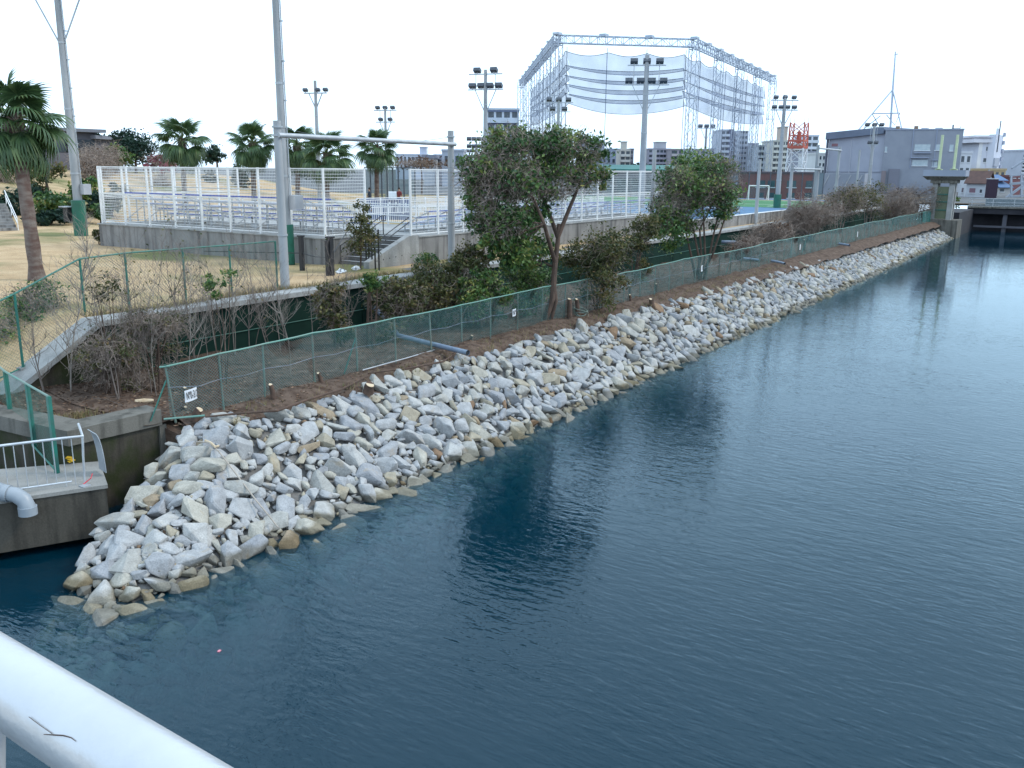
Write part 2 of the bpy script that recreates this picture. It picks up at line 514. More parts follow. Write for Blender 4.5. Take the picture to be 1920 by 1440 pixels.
# ---- water: a clear skin over murky, light-drinking water
def water_mat():
    m = bpy.data.materials.new('canal_water')
    m.use_nodes = True
    n = m.node_tree.nodes
    l = m.node_tree.links.new
    n.clear()
    o = n.new('ShaderNodeOutputMaterial')
    g = n.new('ShaderNodeNewGeometry')
    def noise(sc, st, rot, det=3, rough=0.55, dist=0.0):
        mp = n.new('ShaderNodeMapping')
        mp.inputs['Scale'].default_value = st
        mp.inputs['Rotation'].default_value = (0, 0, rot)
        l(g.outputs['Position'], mp.inputs['Vector'])
        t = n.new('ShaderNodeTexNoise')
        t.inputs['Scale'].default_value = sc
        t.inputs['Detail'].default_value = det
        t.inputs['Roughness'].default_value = rough
        t.inputs['Distortion'].default_value = dist
        l(mp.outputs[0], t.inputs['Vector'])
        return t
    def math_(op, a, b):
        x = n.new('ShaderNodeMath')
        x.operation = op
        for i, q in enumerate((a, b)):
            if hasattr(q, 'outputs'): l(q.outputs[0], x.inputs[i])
            else: x.inputs[i].default_value = q
        return x
    a = noise(3.6, (1.5, 0.50, 1), R(-9), 2.5, 0.5, 0.35)
    b = noise(8.5, (1.4, 0.60, 1), R(14), 2, 0.5, 0.2)
    c = noise(0.55, (1, 0.8, 1), R(20), 2)
    patch = noise(0.11, (1, 0.7, 1), R(30), 3)
    mr = n.new('ShaderNodeMapRange')
    mr.inputs['From Min'].default_value = 0.35
    mr.inputs['From Max'].default_value = 0.65
    mr.inputs['To Min'].default_value = 0.62
    mr.inputs['To Max'].default_value = 1.1
    l(patch.outputs['Fac'], mr.inputs['Value'])
    h = math_('ADD', math_('ADD', math_('MULTIPLY', a, 0.0185), math_('MULTIPLY', b, 0.0072)), math_('MULTIPLY', c, 0.02))
    h = math_('MULTIPLY', h, mr)
    # the far reach lies sheltered between its banks and is calmer
    sx_ = n.new('ShaderNodeSeparateXYZ')
    l(g.outputs['Position'], sx_.inputs[0])
    calm = n.new('ShaderNodeMapRange')
    calm.interpolation_type = 'SMOOTHSTEP'
    calm.inputs['From Min'].default_value = 14
    calm.inputs['From Max'].default_value = 75
    calm.inputs['To Min'].default_value = 1.3
    calm.inputs['To Max'].default_value = 0.32
    l(sx_.outputs['X'], calm.inputs['Value'])
    h = math_('MULTIPLY', h, calm)
    bp = n.new('ShaderNodeBump')
    bp.inputs['Strength'].default_value = 0.8
    bp.inputs['Distance'].default_value = 1.0
    l(h.outputs[0], bp.inputs['Height'])
    fr = n.new('ShaderNodeFresnel')
    fr.inputs['IOR'].default_value = 1.34
    l(bp.outputs[0], fr.inputs['Normal'])
    gl = n.new('ShaderNodeBsdfGlossy')
    gl.inputs['Roughness'].default_value = 0.02
    gl.inputs['Color'].default_value = (0.84, 0.96, 1, 1)
    l(bp.outputs[0], gl.inputs['Normal'])
    tr = n.new('ShaderNodeBsdfTransparent')
    tr.inputs['Color'].default_value = (0.93, 0.97, 0.98, 1)
    df = n.new('ShaderNodeBsdfDiffuse')
    df.inputs['Color'].default_value = (0.002, 0.080, 0.140, 1)
    mx = n.new('ShaderNodeMixShader')
    mx.inputs[0].default_value = 0.22
    l(tr.outputs[0], mx.inputs[1])
    l(df.outputs[0], mx.inputs[2])
    m2 = n.new('ShaderNodeMixShader')
    l(fr.outputs[0], m2.inputs[0])
    l(mx.outputs[0], m2.inputs[1])
    l(gl.outputs[0], m2.inputs[2])
    l(m2.outputs[0], o.inputs['Surface'])
    va = n.new('ShaderNodeVolumeAbsorption')
    va.inputs['Color'].default_value = (0.30, 0.62, 0.66, 1)
    va.inputs['Density'].default_value = 2.5
    l(va.outputs[0], o.inputs['Volume'])
    return m
M['water'] = water_mat()
mb = MB()
mb.box(-110, 148, -85, 20.0, -3.2, 0.0)
mb.build('water', M['water'], kind='structure')

# ---- earth bank between the stones and the retaining wall
def bank_h(x, y):
    z = BANK + 0.05 * np.sin(x * 0.9 + y) + 0.05 * np.sin(x * 2.3 - y * 1.7) + 0.03 * np.sin(5.1 * x) * np.sin(4.3 * y)
    z = z - sstep(17.7, 16.5, y) * 0.42
    z = z - 0.35 * sstep(14.7, 13.6, x) * sstep(18.25, 17.75, y)
    z = z + sstep(20.5, 23.0, y) * 0.18
    return z
M['litter'] = pm('leaf_litter_earth', (0.075, 0.050, 0.038), (0.155, 0.110, 0.085), 3.2, 0.95, 0.9, 0, 8, None, 22, 0.1)
V, F = grid_sheet(np.concatenate([np.arange(12.4, 60, 0.3), np.arange(60, 128, 1.0)]), np.arange(16.55, 23.35, 0.3), bank_h)
cf = V[F].mean(1)
F = F[~((cf[:, 0] < 13.2) & (cf[:, 1] < 18.5))]
V3, F3 = grid_sheet(np.arange(10.9, 12.71, 0.3), np.arange(18.6, 23.35, 0.3), lambda x, y: bank_h(x, y) - 0.03)
tag(add('earth_bank', np_mesh('earth_bank', np.vstack([V, V3]), np.vstack([F, F3 + len(V)]), M['litter'], True)), kind='structure')

# ---- riprap
def rock_h(x, y):
    yw = 13.72 + 0.014 * np.maximum(0, x - 22)
    s = (y - yw) * 0.575
    e = 0.345 * (x - 8.45)
    far = 0.5 * (126.5 - x)
    return np.minimum(np.minimum(np.minimum(s, e), far), 1.78 + 0.05 * np.sin(x * 0.7))
def rock_mat(name, per_object):
    m, n, l, b = new_mat(name)
    b.inputs['Roughness'].default_value = 0.85
    b.inputs['Specular IOR Level'].default_value = 0.25
    if per_object:
        src = n.new('ShaderNodeObjectInfo').outputs['Random']
    else:
        a = n.new('ShaderNodeAttribute')
        a.attribute_name = 'tone'
        src = a.outputs['Fac']
    r = n.new('ShaderNodeValToRGB')
    r.color_ramp.interpolation = 'CONSTANT'
    stops = [(0.0, (0.42, 0.42, 0.42)), (0.22, (0.37, 0.375, 0.385)), (0.40, (0.47, 0.46, 0.44)), (0.55, (0.41, 0.40, 0.37)),
             (0.66, (0.45, 0.425, 0.365)), (0.79, (0.39, 0.345, 0.265)), (0.87, (0.34, 0.345, 0.36)), (0.95, (0.33, 0.26, 0.18)), (0.985, (0.25, 0.16, 0.10))]
    for i, (p, c) in enumerate(stops):
        e = r.color_ramp.elements[i] if i < 2 else r.color_ramp.elements.new(p)
        e.position = p
        e.color = (*c, 1)
    l(src, r.inputs['Fac'])
    g = n.new('ShaderNodeNewGeometry')
    def noise(sc, det=6):
        t = n.new('ShaderNodeTexNoise')
        t.inputs['Scale'].default_value = sc
        t.inputs['Detail'].default_value = det
        l(g.outputs['Position'], t.inputs['Vector'])
        return t
    def ramp(t, lo, hi, a, bb):
        q = n.new('ShaderNodeValToRGB')
        q.color_ramp.elements[0].position = lo
        q.color_ramp.elements[1].position = hi
        q.color_ramp.elements[0].color = (*a, 1)
        q.color_ramp.elements[1].color = (*bb, 1)
        l(t.outputs[0], q.inputs['Fac'])
        return q
    def mul(a, bb):
        x = n.new('ShaderNodeMixRGB')
        x.blend_type = 'MULTIPLY'
        x.inputs[0].default_value = 1
        l(a.outputs[0], x.inputs[1])
        l(bb.outputs[0], x.inputs[2])
        return x
    c = mul(r, ramp(noise(34), 0.3, 0.7, (0.74,) * 3, (1.02,) * 3))
    c = mul(c, ramp(noise(5.5), 0.35, 0.7, (0.80,) * 3, (1.08,) * 3))
    rust = ramp(noise(3.1), 0.60, 0.74, (0, 0, 0), (0.5, 0.5, 0.5))
    x = n.new('ShaderNodeMixRGB')
    l(rust.outputs[0], x.inputs[0])
    l(c.outputs[0], x.inputs[1])
    x.inputs[2].default_value = (0.36, 0.27, 0.165, 1)
    # algae and wet stain left by the tide just above the water
    sp = n.new('ShaderNodeSeparateXYZ')
    l(g.outputs['Position'], sp.inputs[0])
    ad = n.new('ShaderNodeMath')
    ad.operation = 'MULTIPLY_ADD'
    l(noise(1.4).outputs['Fac'], ad.inputs[0])
    ad.inputs[1].default_value = -0.34
    l(sp.outputs['Z'], ad.inputs[2])
    wr = ramp(ad, -0.06, 0.08, (1, 1, 1), (0, 0, 0))
    y = n.new('ShaderNodeMixRGB')
    l(wr.outputs[0], y.inputs[0])
    l(x.outputs[0], y.inputs[1])
    al = mul(x, ramp(noise(2.2), 0.4, 0.6, (0.50, 0.47, 0.39), (0.60, 0.56, 0.48)))
    l(al.outputs[0], y.inputs[2])
    l(y.outputs[0], b.inputs['Base Color'])
    bp = n.new('ShaderNodeBump')
    bp.inputs['Strength'].default_value = 0.55
    bp.inputs['Distance'].default_value = 0.03
    l(noise(17).outputs['Fac'], bp.inputs['Height'])
    l(bp.outputs[0], b.inputs['Normal'])
    return m
M['rock'] = rock_mat('quarry_stone', True)
M['rocks'] = rock_mat('quarry_stones', False)
def make_rock(seed, bevel=True, npts=15):
    r = np.random.default_rng(seed)
    bm = bmesh.new()
    sh = np.array([1.0, r.uniform(0.62, 0.9), r.uniform(0.45, 0.68)])
    for i in range(npts):
        d = r.normal(size=3)
        d /= np.linalg.norm(d)
        d = np.sign(d) * np.abs(d) ** 0.62
        d /= max(np.abs(d).max(), 0.78 * np.linalg.norm(d))
        bm.verts.new(d * sh * r.uniform(0.86, 1.08))
    h = bmesh.ops.convex_hull(bm, input=bm.verts)
    junk = [e for e in h['geom_interior'] if isinstance(e, bmesh.types.BMVert)]
    bmesh.ops.delete(bm, geom=junk, context='VERTS')
    bmesh.ops.dissolve_limit(bm, angle_limit=R(14), verts=bm.verts, edges=bm.edges)
    if bevel:
        bmesh.ops.bevel(bm, geom=bm.edges[:], offset=0.08, segments=1, affect='EDGES', clamp_overlap=True)
    bmesh.ops.triangulate(bm, faces=bm.faces[:])
    bmesh.ops.recalc_face_normals(bm, faces=bm.faces[:])
    me = bpy.data.meshes.new('stone')
    bm.to_mesh(me)
    bm.free()
    me.materials.append(M['rock'])
    return me
ROCKS = [make_rock(100 + i) for i in range(22)]
ROCKV = [(np.array([v.co[:] for v in q.vertices]), np.array([p.vertices[:] for p in q.polygons])) for q in ROCKS]
LOW = [make_rock(300 + i, False, 12) for i in range(10)]
LOWV = [(np.array([v.co[:] for v in q.vertices]), np.array([p.vertices[:] for p in q.polygons])) for q in LOW]
# scatter stones with a rough packing, big ones first
cell = {}
spots = []
def try_spot(x, y, r, tight):
    k = 0.8
    cx, cy = int(x / k), int(y / k)
    for i in (-1, 0, 1):
        for j in (-1, 0, 1):
            for (a, b_, q) in cell.get((cx + i, cy + j), ()):
                if (a - x) ** 2 + (b_ - y) ** 2 < (tight * (q + r)) ** 2: return False
    cell.setdefault((cx, cy), []).append((x, y, r))
    spots.append((x, y, r))
    return True
def in_riprap(x, y):
    if y > 16.85 + 0.12 * math.sin(x * 1.7) + 0.08 * math.sin(x * 4.1): return x < 14.4 and y < 17.75 and x > 10.9 and y < 16.4 + (x - 10.2) * 0.6
    if x < 11.2 and y > 14.9 + (x - 7.6) * 0.72: return False
    return 7.2 < x < 126 and 11.9 < y
for (rad, tries, tight) in ((0.29, 2000, 0.86), (0.215, 9000, 0.78), (0.155, 30000, 0.74), (0.115, 36000, 0.74), (0.078, 30000, 0.80)):
    for _ in range(tries):
        x = 7.2 + 119 * random.random() ** 1.25
        y = random.uniform(11.9, 17.8)
        if in_riprap(x, y): try_spot(x, y, rad * random.uniform(0.86, 1.16), tight)
mb = MB()
V, F = grid_sheet(np.concatenate([np.arange(6.8, 30, 0.6), np.arange(30, 130, 2.0)]), np.arange(11.0, 17.9, 0.4), lambda x, y: rock_h(x, y) - 0.15)
fc = V[F].mean(1)
keep = np.array([(q[0] > 12.0 or q[1] < 14.3 + (q[0] - 7.6) * 0.68) for q in fc])
F = F[keep]
slope = tag(add('riprap_slope', np_mesh('riprap_slope', V, F, pm('slope_gap_shade', (0.20, 0.19, 0.18), (0.10, 0.095, 0.09), 6, 0.95, 0.6), True)), kind='structure')  # dark grey base: shade in the gaps between stones is put into its colour
def rock_pose(x, y, r):
    e = 0.05
    n_ = Vector((-(rock_h(x + e, y) - rock_h(x - e, y)) / (2 * e), -(rock_h(x, y + e) - rock_h(x, y - e)) / (2 * e), 1)).normalized()
    q = n_.to_track_quat('Z', 'Y').to_matrix() @ Matrix.Rotation(random.uniform(0, 6.28), 3, 'Z') @ Matrix.Rotation(random.gauss(0, 0.24), 3, 'X') @ Matrix.Rotation(random.gauss(0, 0.22), 3, 'Y')
    z = float(rock_h(x, y)) + random.uniform(-0.045, 0.04) - 0.04
    sx = r * random.uniform(1.1, 1.6)
    S_ = Matrix.Diagonal((sx, r * random.uniform(0.95, 1.25), r * random.uniform(0.95, 1.35)))
    return Vector((x, y, z)), q, S_
poses = []
for (x, y, r) in spots:
    p, q, S_ = rock_pose(x, y, r)
    u_, v_, d_ = pixel(p)
    poses.append((r / d_ if p.z > -0.12 else r / d_ * 0.2, p, q, S_, d_))
poses.sort(key=lambda t: -t[0])
for i, (k, p, q, S_, d_) in enumerate(poses[:300]):
    o = bpy.data.objects.new('stone', ROCKS[i % len(ROCKS)])
    COL.objects.link(o)
    o.parent = slope
    o.matrix_local = Matrix.Translation(p) @ (q @ S_).to_4x4()
VV, FF, TT, off = [], [], [], 0
for i, (k, p, q, S_, d_) in enumerate(poses[300:]):
    v_, f_ = ROCKV[i % len(ROCKV)] if d_ < 36 else LOWV[i % len(LOWV)]
    A = np.array(q @ S_)
    VV.append(v_ @ A.T + np.array(p))
    FF.append(f_ + off)
    TT.append(np.full(len(f_), random.random()))
    off += len(v_)
tag(add('stones', np_mesh('stones', np.vstack(VV), np.vstack(FF), M['rocks'], False, np.concatenate(TT)), slope), kind='stuff')
# chips and gravel between the stones near the end of the slope
VV, FF, TT, off = [], [], [], 0
for i in range(1300):
    x = random.uniform(8.4, 26)
    y = random.uniform(13.2, 16.9)
    if i < 260: x, y = random.gauss(10.0, 0.5), random.gauss(14.6, 0.35)
    if not in_riprap(x, y): continue
    v_, f_ = LOWV[i % len(LOWV)]
    p, q, S_ = rock_pose(x, y, random.uniform(0.03, 0.075))
    VV.append(v_ @ np.array(q @ S_).T + np.array(p) + (0, 0, -0.02))
    FF.append(f_ + off)
    TT.append(np.full(len(f_), random.random()))
    off += len(v_)
tag(add('stone_chips', np_mesh('stone_chips', np.vstack(VV), np.vstack(FF), M['rocks'], False, np.concatenate(TT)), slope), kind='stuff')

# ---- retaining wall with coping and dark green netting
rw = thing('retaining_wall', 'long retaining wall hung with dark green netting, pale coping on top', 'wall', (60, 23.2, 1.8))
MB().box(14.3, 146, 22.98, 23.5, 1.2, G - 0.1).build('wall_core', M['quay'], rw)
for i in range(24):
    x0 = 14.3 + i * 5.5
    if x0 > 143: break
    MB().box(x0, min(x0 + 5.488, 146), 22.72, 23.62, G - 0.1, G + 0.055 + 0.004 * (i % 3)).build('coping_slab', M['conc'], rw)
# the sloping end of the coping
MB().loft([(14.29, 22.72, G - 0.1), (14.29, 23.62, G - 0.1), (14.29, 23.62, G + 0.055), (14.29, 22.72, G + 0.055)],
          [(11.55, 22.72, 1.92), (11.55, 23.62, 1.92), (11.55, 23.62, 2.10), (11.55, 22.72, 2.10)]).build('sloping_coping', M['conc'], rw)
MB().prism([(11.5, 22.98), (14.3, 22.98), (14.3, 23.5), (11.5, 23.5)], 1.2, [1.93, G - 0.1, G - 0.1, 1.93]).build('sloping_wall', M['quay'], rw)
for i in range(62):
    x0 = 14.5 + i * 2.1
    for zz0, zz1 in ((1.75, 2.62), (2.66, 3.44)):
        MB().box(x0 + 0.01, x0 + 2.08, 22.90 - 0.012 * (i % 2), 22.975, zz0, zz1).build('netting_panel', M['panel'], rw)
for zz in (2.64, 2.06, 3.46):
    MB().tube([(14.5, 22.86, zz), (144.5, 22.86, zz)], 0.016, 6).build('panel_rail', M['greenwire'] if zz < 3 else M['panel'], rw)

# ---- end of the old quay wall beside the stones
qw = thing('quay_wall', 'dark mossy concrete quay wall corner with thick weathered cap', 'wall', (11.5, 18.6, 0.8))
MB().loft([(12.82, 18.52, -0.8), (10.75, 18.72, -0.8), (10.75, 19.25, -0.8), (12.82, 19.05, -0.8)],
          [(12.82, 18.45, 1.72), (10.75, 18.65, 1.72), (10.75, 19.25, 1.72), (12.82, 19.05, 1.72)]).build('wall_face', M['quay'], qw)
MB().prism([(12.88, 18.36), (12.9, 18.95), (11.25, 19.2), (10.95, 22.5), (10.35, 22.5), (10.62, 18.56)], 1.74, [2.12, 2.14, 2.12, 2.10, 2.10, 2.09]).build('cap', M['cap'], qw)
MB().prism([(10.95, 19.26), (11.0, 22.5), (10.45, 22.5), (10.76, 19.26)], -0.5, 1.735).build('side_wall', M['quay'], qw)
MB().loft([(12.83, 18.40, -0.5), (13.02, 18.38, -0.5), (13.06, 18.9, -0.5), (12.83, 18.9, -0.5)],
          [(12.83, 18.40, 1.73), (13.0, 18.38, 1.73), (13.0, 18.9, 1.73), (12.83, 18.9, 1.73)]).build('end_pier', M['cap'], qw)
mb = MB()
mb.loft([(13.03, 17.2, 0.6), (13.35, 17.2, 0.6), (13.35, 18.4, 0.6), (13.03, 18.4, 0.6)], [(13.03, 17.2, 1.35), (13.35, 17.2, 1.42), (13.35, 18.4, 1.62), (13.03, 18.4, 1.55)])
mb.build('toe_kerb', M['quay'], qw)
MB().prism([(12.85, 18.95), (13.1, 17.6), (14.8, 17.6), (14.8, 19.2), (12.85, 19.2)], 0.2, [1.8, 1.42, 1.5, 1.82, 1.82]).build('soil_fill', M['litter'], qw)

# ---- outfall block under the railing
ob = thing('outfall_block', 'dark stained concrete outfall block under the steel railing', 'concrete block', (9.5, 17.5, 0.6))
ax = np.array((-1.7, 0.9)) / math.hypot(1.7, 0.9)      # along the front edge, to the left
ay = np.array((-ax[1], ax[0])) * -1                    # to the back
if ay[1] < 0: ay = -ay
c0 = np.array((10.32, 16.8))
def bl(a, b_): return c0 + ax * a + ay * b_
MB().prism([bl(0, 0), bl(0, 1.7), bl(7, 3.2), bl(7, 0)], 0.18, 1.22).build('block_body', M['block'], ob)
MB().prism([bl(-0.03, -0.03), bl(-0.03, 1.72), bl(7, 3.2), bl(7, -0.03)], 1.222, 1.3).build('top_slab', M['blocktop'], ob)
MB().prism([bl(0.5, 0.55), bl(0.5, 1.7), bl(7, 3.2), bl(7, 0.55)], -1.5, 0.178).build('footing', M['bed'], ob)
mb = MB()
# ================================================================== on the camera's bridge
br = thing('bridge_handrail', 'thick white painted pipe handrail of the bridge in the near corner', 'handrail', (0.545, 2.0, 6.1))
M['railwhite'] = pm('silver_white_rail', (0.60, 0.60, 0.61), (0.50, 0.50, 0.51), 5.0, 0.34, 0.06, 0.45, 7, None, 60)
def rail_c(y): return (0.545 + 0.021 * (y - 1.1), y, 7.11 + 0.0166 * (y - 1.1))
MB().tube([rail_c(y) for y in np.linspace(-1.2, 9, 12)], 0.0505, 40).build('top_rail', M['railwhite'], br, True)
for k in range(40):
    y0 = 0.36 + k * 0.17
    MB().tube([np.array(rail_c(y0)) + (0, 0, -0.03), (0.50, y0 - 0.02, 6.8), (0.50, y0 - 0.02, 6.1)], 0.014, 14).build('baluster', M['railwhite'], br, True)
MB().tube([(0.50, -1.2, 6.12), (0.50, 9, 6.12)], 0.03, 14).build('bottom_rail', M['railwhite'], br, True)
tw = thing('dry_twig', 'thin dry twig lying on the white handrail', 'twig', at_z(105, 1375, 7.16))
def on_rail(u, v):
    # nearest hit of the bearing on the rail's surface
    d = bearing(u, v)
    o = CAM - np.array((rail_c(0.95)[0], 0, rail_c(0.95)[2]))
    a = d[0] ** 2 + d[2] ** 2
    b = o[0] * d[0] + o[2] * d[2]
    c = o[0] ** 2 + o[2] ** 2 - 0.0515 ** 2
    t = (-b - math.sqrt(max(b * b - a * c, 0))) / a
    return CAM + d * t
MB().tube([on_rail(u, v) for u, v in ((82, 1377), (100, 1378), (118, 1379), (133, 1383), (142, 1390))], [0.0004, 0.0008, 0.0008, 0.0006, 0.0003], 6).build('stem', M['log'], tw)
MB().tube([on_rail(u, v) for u, v in ((54, 1344), (75, 1360), (98, 1376))], 0.0004, 5).build('side_shoot', M['log'], tw)

# ================================================================== outfall corner
rl = thing('steel_railing', 'short bright steel railing with thin upright bars on the outfall block', 'railing', at_z(100, 905, 1.3))
def rp(a, z): return (*bl(a, 0.22), z)
MB().tube([(*bl(0.35, 0.95), 2.42), rp(0.33, 2.34), rp(0.7, 2.35), rp(3.6, 2.35)], 0.028, 12).build('top_rail', M['steelrail'], rl, True)
MB().tube([rp(0.62, 1.40), rp(3.3, 1.40)], 0.02, 10).build('bottom_rail', M['steelrail'], rl, True)
MB().tube([rp(0.33, 2.34), rp(0.36, 1.9), rp(0.38, 1.3)], 0.024, 10).build('end_post', M['steelrail'], rl, True)
for k in range(17):
    a = 0.55 + k * 0.175
    MB().tube([rp(a, 2.35), rp(a, 1.40 if k > 1 else 1.3)], 0.0105, 8).build('upright_bar', M['steelrail'], rl, True)
MB().box(*(c0[0] - 0.40, c0[0] - 0.22), *(c0[1] + 0.18, c0[1] + 0.34), 1.3, 1.325).build('foot_plate', M['galv'], rl)
gp = thing('grey_guard_plate', 'curved grey plastic guard plate behind the railing end', 'guard', (*bl(0.2, 0.75), 1.3))
A_ = [(*bl(0.16 - 0.22 * math.cos(t * 1.2), 0.55), 1.3 + 0.98 * math.sin(t * 1.45)) for t in np.linspace(0.05, 1.05, 9)]
B_ = [(*bl(0.16 - 0.22 * math.cos(t * 1.2) + 0.1, 0.95), 1.3 + 0.98 * math.sin(t * 1.45)) for t in np.linspace(0.05, 1.05, 9)]
mb = MB()
for i in range(8): mb.loft([A_[i], B_[i], tuple(np.array(B_[i]) + (0.03, 0.02, 0)), tuple(np.array(A_[i]) + (0.03, 0.02, 0))], [A_[i + 1], B_[i + 1], tuple(np.array(B_[i + 1]) + (0.03, 0.02, 0)), tuple(np.array(A_[i + 1]) + (0.03, 0.02, 0))])
mb.build('plate', M['pvc'], gp)
tag(MB().tube([(*bl(0.22, 0.25), 1.5), (*bl(0.26, 0.2), 1.42), (*bl(0.34, 0.2), 1.36), (*bl(0.42, 0.16), 1.32)], 0.012, 6).build('pink_cord', pm('pink_cord', (0.62, 0.07, 0.09), None, 5, 0.7)), 'short pink cord knotted at the foot of the steel railing', 'cord')
pe = thing('drain_elbow', 'grey plastic drain pipe bending down over the outfall block', 'pipe', at_z(20, 945, 1.3))
e0 = at_z(-60, 895, 1.42)
e1 = at_z(12, 925, 1.42)
pts = [e0, e1, e1 + np.array((0.10, -0.17, -0.03)), e1 + np.array((0.17, -0.30, -0.13)), e1 + np.array((0.19, -0.35, -0.26)), e1 + np.array((0.19, -0.36, -0.42))]
MB().tube(pts, 0.155, 20).build('pipe_body', M['pvc'], pe, True)
MB().tube([pts[-1] + (0, 0, 0.16), pts[-1] + (0, 0, -0.01)], 0.178, 20).build('socket_rim', M['pvc'], pe, True)
MB().tube([e1 - (pts[2] - e1) * 0.3, e1 + (pts[2] - e1) * 0.3], 0.175, 20).build('pipe_collar', M['pvc'], pe, True)
yf = thing('yellow_flower', 'small yellow scrap lying behind the steel railing', 'litter', at_z(134, 865, 1.35))
mb = MB()
for k in range(5): mb.obox(ORG[yf.name] + np.array((random.uniform(-.05, .05), random.uniform(-.05, .05), 0.02 + 0.02 * k)), (0.05, 0.01 * k, 0), (-0.01 * k, 0.035, 0.01), (0, 0, 0.006))
mb.build('scrap', pm('yellow_scrap', (0.62, 0.38, 0.02), None, 4, 0.7), yf)

# ================================================================== chain-link fences
def mesh_panel(p0, p1, h0a, h1a, h0b, h1b, pitch, wr, mat, parent, name='chain_link', bow=0.0):
    """woven wire between two posts as real crossing wires"""
    p0, p1 = np.array(p0, float), np.array(p1, float)
    ln = np.linalg.norm(p1 - p0)
    nrm = np.array((-(p1 - p0)[1], (p1 - p0)[0])) / ln
    V, F = [], []
    hmax = max(h1a - h0a, h1b - h0b)
    n = int((ln + hmax) / pitch) + 1
    def P(s, t, o):
        lo = h0a + (h0b - h0a) * s
        hi = h1a + (h1b - h1a) * s
        q = p0 + (p1 - p0) * s + nrm * (o + bow * math.sin(math.pi * s) * math.sin(math.pi * t) + 0.012 * math.sin(9 * s + 5 * t))
        return np.array((q[0], q[1], lo + (hi - lo) * t))
    for fam in (0, 1):
        for i in range(n):
            s0 = (i * pitch - hmax) / ln
            a, b = s0, s0 + hmax / ln
            ta, tb = 0.0, 1.0
            if a < 0: ta = -a / (b - a)
            if b > 1: tb = (1 - a) / (b - a)
            if tb - ta < 0.02: continue
            k = 3
            prev = None
            for j in range(k + 1):
                t = ta + (tb - ta) * j / k
                s = a + (b - a) * t
                q = P(s, t if fam == 0 else 1 - t, 0.003 if fam else -0.003)
                m = len(V)
                V += [q + (wr * 0.7, 0, wr * 0.7), q + (-wr * 0.7, 0, wr * 0.7), q + (0, wr * 0.2, -wr)]
                if prev is not None:
                    for e in range(3): F.append((prev + e, prev + (e + 1) % 3, m + (e + 1) % 3, m + e))
                prev = m
    me = np_mesh(name, np.array(V) - ORG[parent.name], F, mat)
    return add(name, me, parent)
rf = thing('river_fence', 'long low faded green chain link fence along the top of the stones', 'fence', (13.1, 18.0, BANK))
FX = [13.02, 14.35, 15.78] + [15.78 + 1.785 * k for k in range(1, 62)]
FX = [x for x in FX if x < 125.5]
def fy(x): return 18.02 + 0.05 * math.sin(x * 0.31) + (0.28 if x < 13.1 else 0)
def ftop(x): return 3.30 + 0.035 * math.sin(x * 0.43 + 1) + 0.02 * math.sin(x * 1.9) - (0.13 if x < 13.1 else 0.05 if x < 14.5 else 0)
rnd = random.Random(5)
for i, x in enumerate(FX):
    dx, dy = rnd.gauss(0, 0.025), rnd.gauss(0, 0.03)
    if i == 0: dx = -0.12
    MB().tube([(x - dx, fy(x) - dy - (0.1 if i == 0 else 0), BANK - 0.15), (x + 0.0, fy(x), ftop(x) + 0.01)], 0.026, 8).build('fence_post', M['oldpost'], rf, True)
    if i == 0 or i % 9 == 4:
        MB().tube([(x - 0.45, fy(x) + 0.1, BANK), (x, fy(x) + 0.01, ftop(x) - 0.35)], 0.018, 6).build('fence_brace', M['greenpost'], rf, True)
    if i + 1 < len(FX):
        x2 = FX[i + 1]
        q = np.linspace(0, 1, 4)
        MB().tube([(x + (x2 - x) * t - 0.002, fy(x) + (fy(x2) - fy(x)) * t - 0.035, ftop(x) + (ftop(x2) - ftop(x)) * t - 0.012 * math.sin(math.pi * t)) for t in q], 0.024 if x < 60 else 0.026, 8).build('top_rail', M['greenrail'], rf, True)
        mesh_panel((x, fy(x) - 0.03), (x2, fy(x2) - 0.03), BANK + 0.02, ftop(x) - 0.02, BANK + 0.02, ftop(x2) - 0.02, 0.078 if x < 34 else 0.10 if x < 62 else 0.16,
                   0.0046 if x < 34 else 0.007 if x < 62 else 0.015, M['wire'], rf, bow=rnd.gauss(0, 0.05))
        if x < 62:
            MB().tube([(x, fy(x) - 0.045, 2.66), ((x + x2) / 2, fy((x + x2) / 2) - 0.045, 2.60), (x2, fy(x2) - 0.045, 2.66)], 0.006, 5).build('tension_wire', M['bluepvc'], rf)
MB().tube([(13.1, 18.2, 3.17), (12.9, 18.32, 3.16)], 0.024, 8).build('rail_end', M['greenrail'], rf, True)

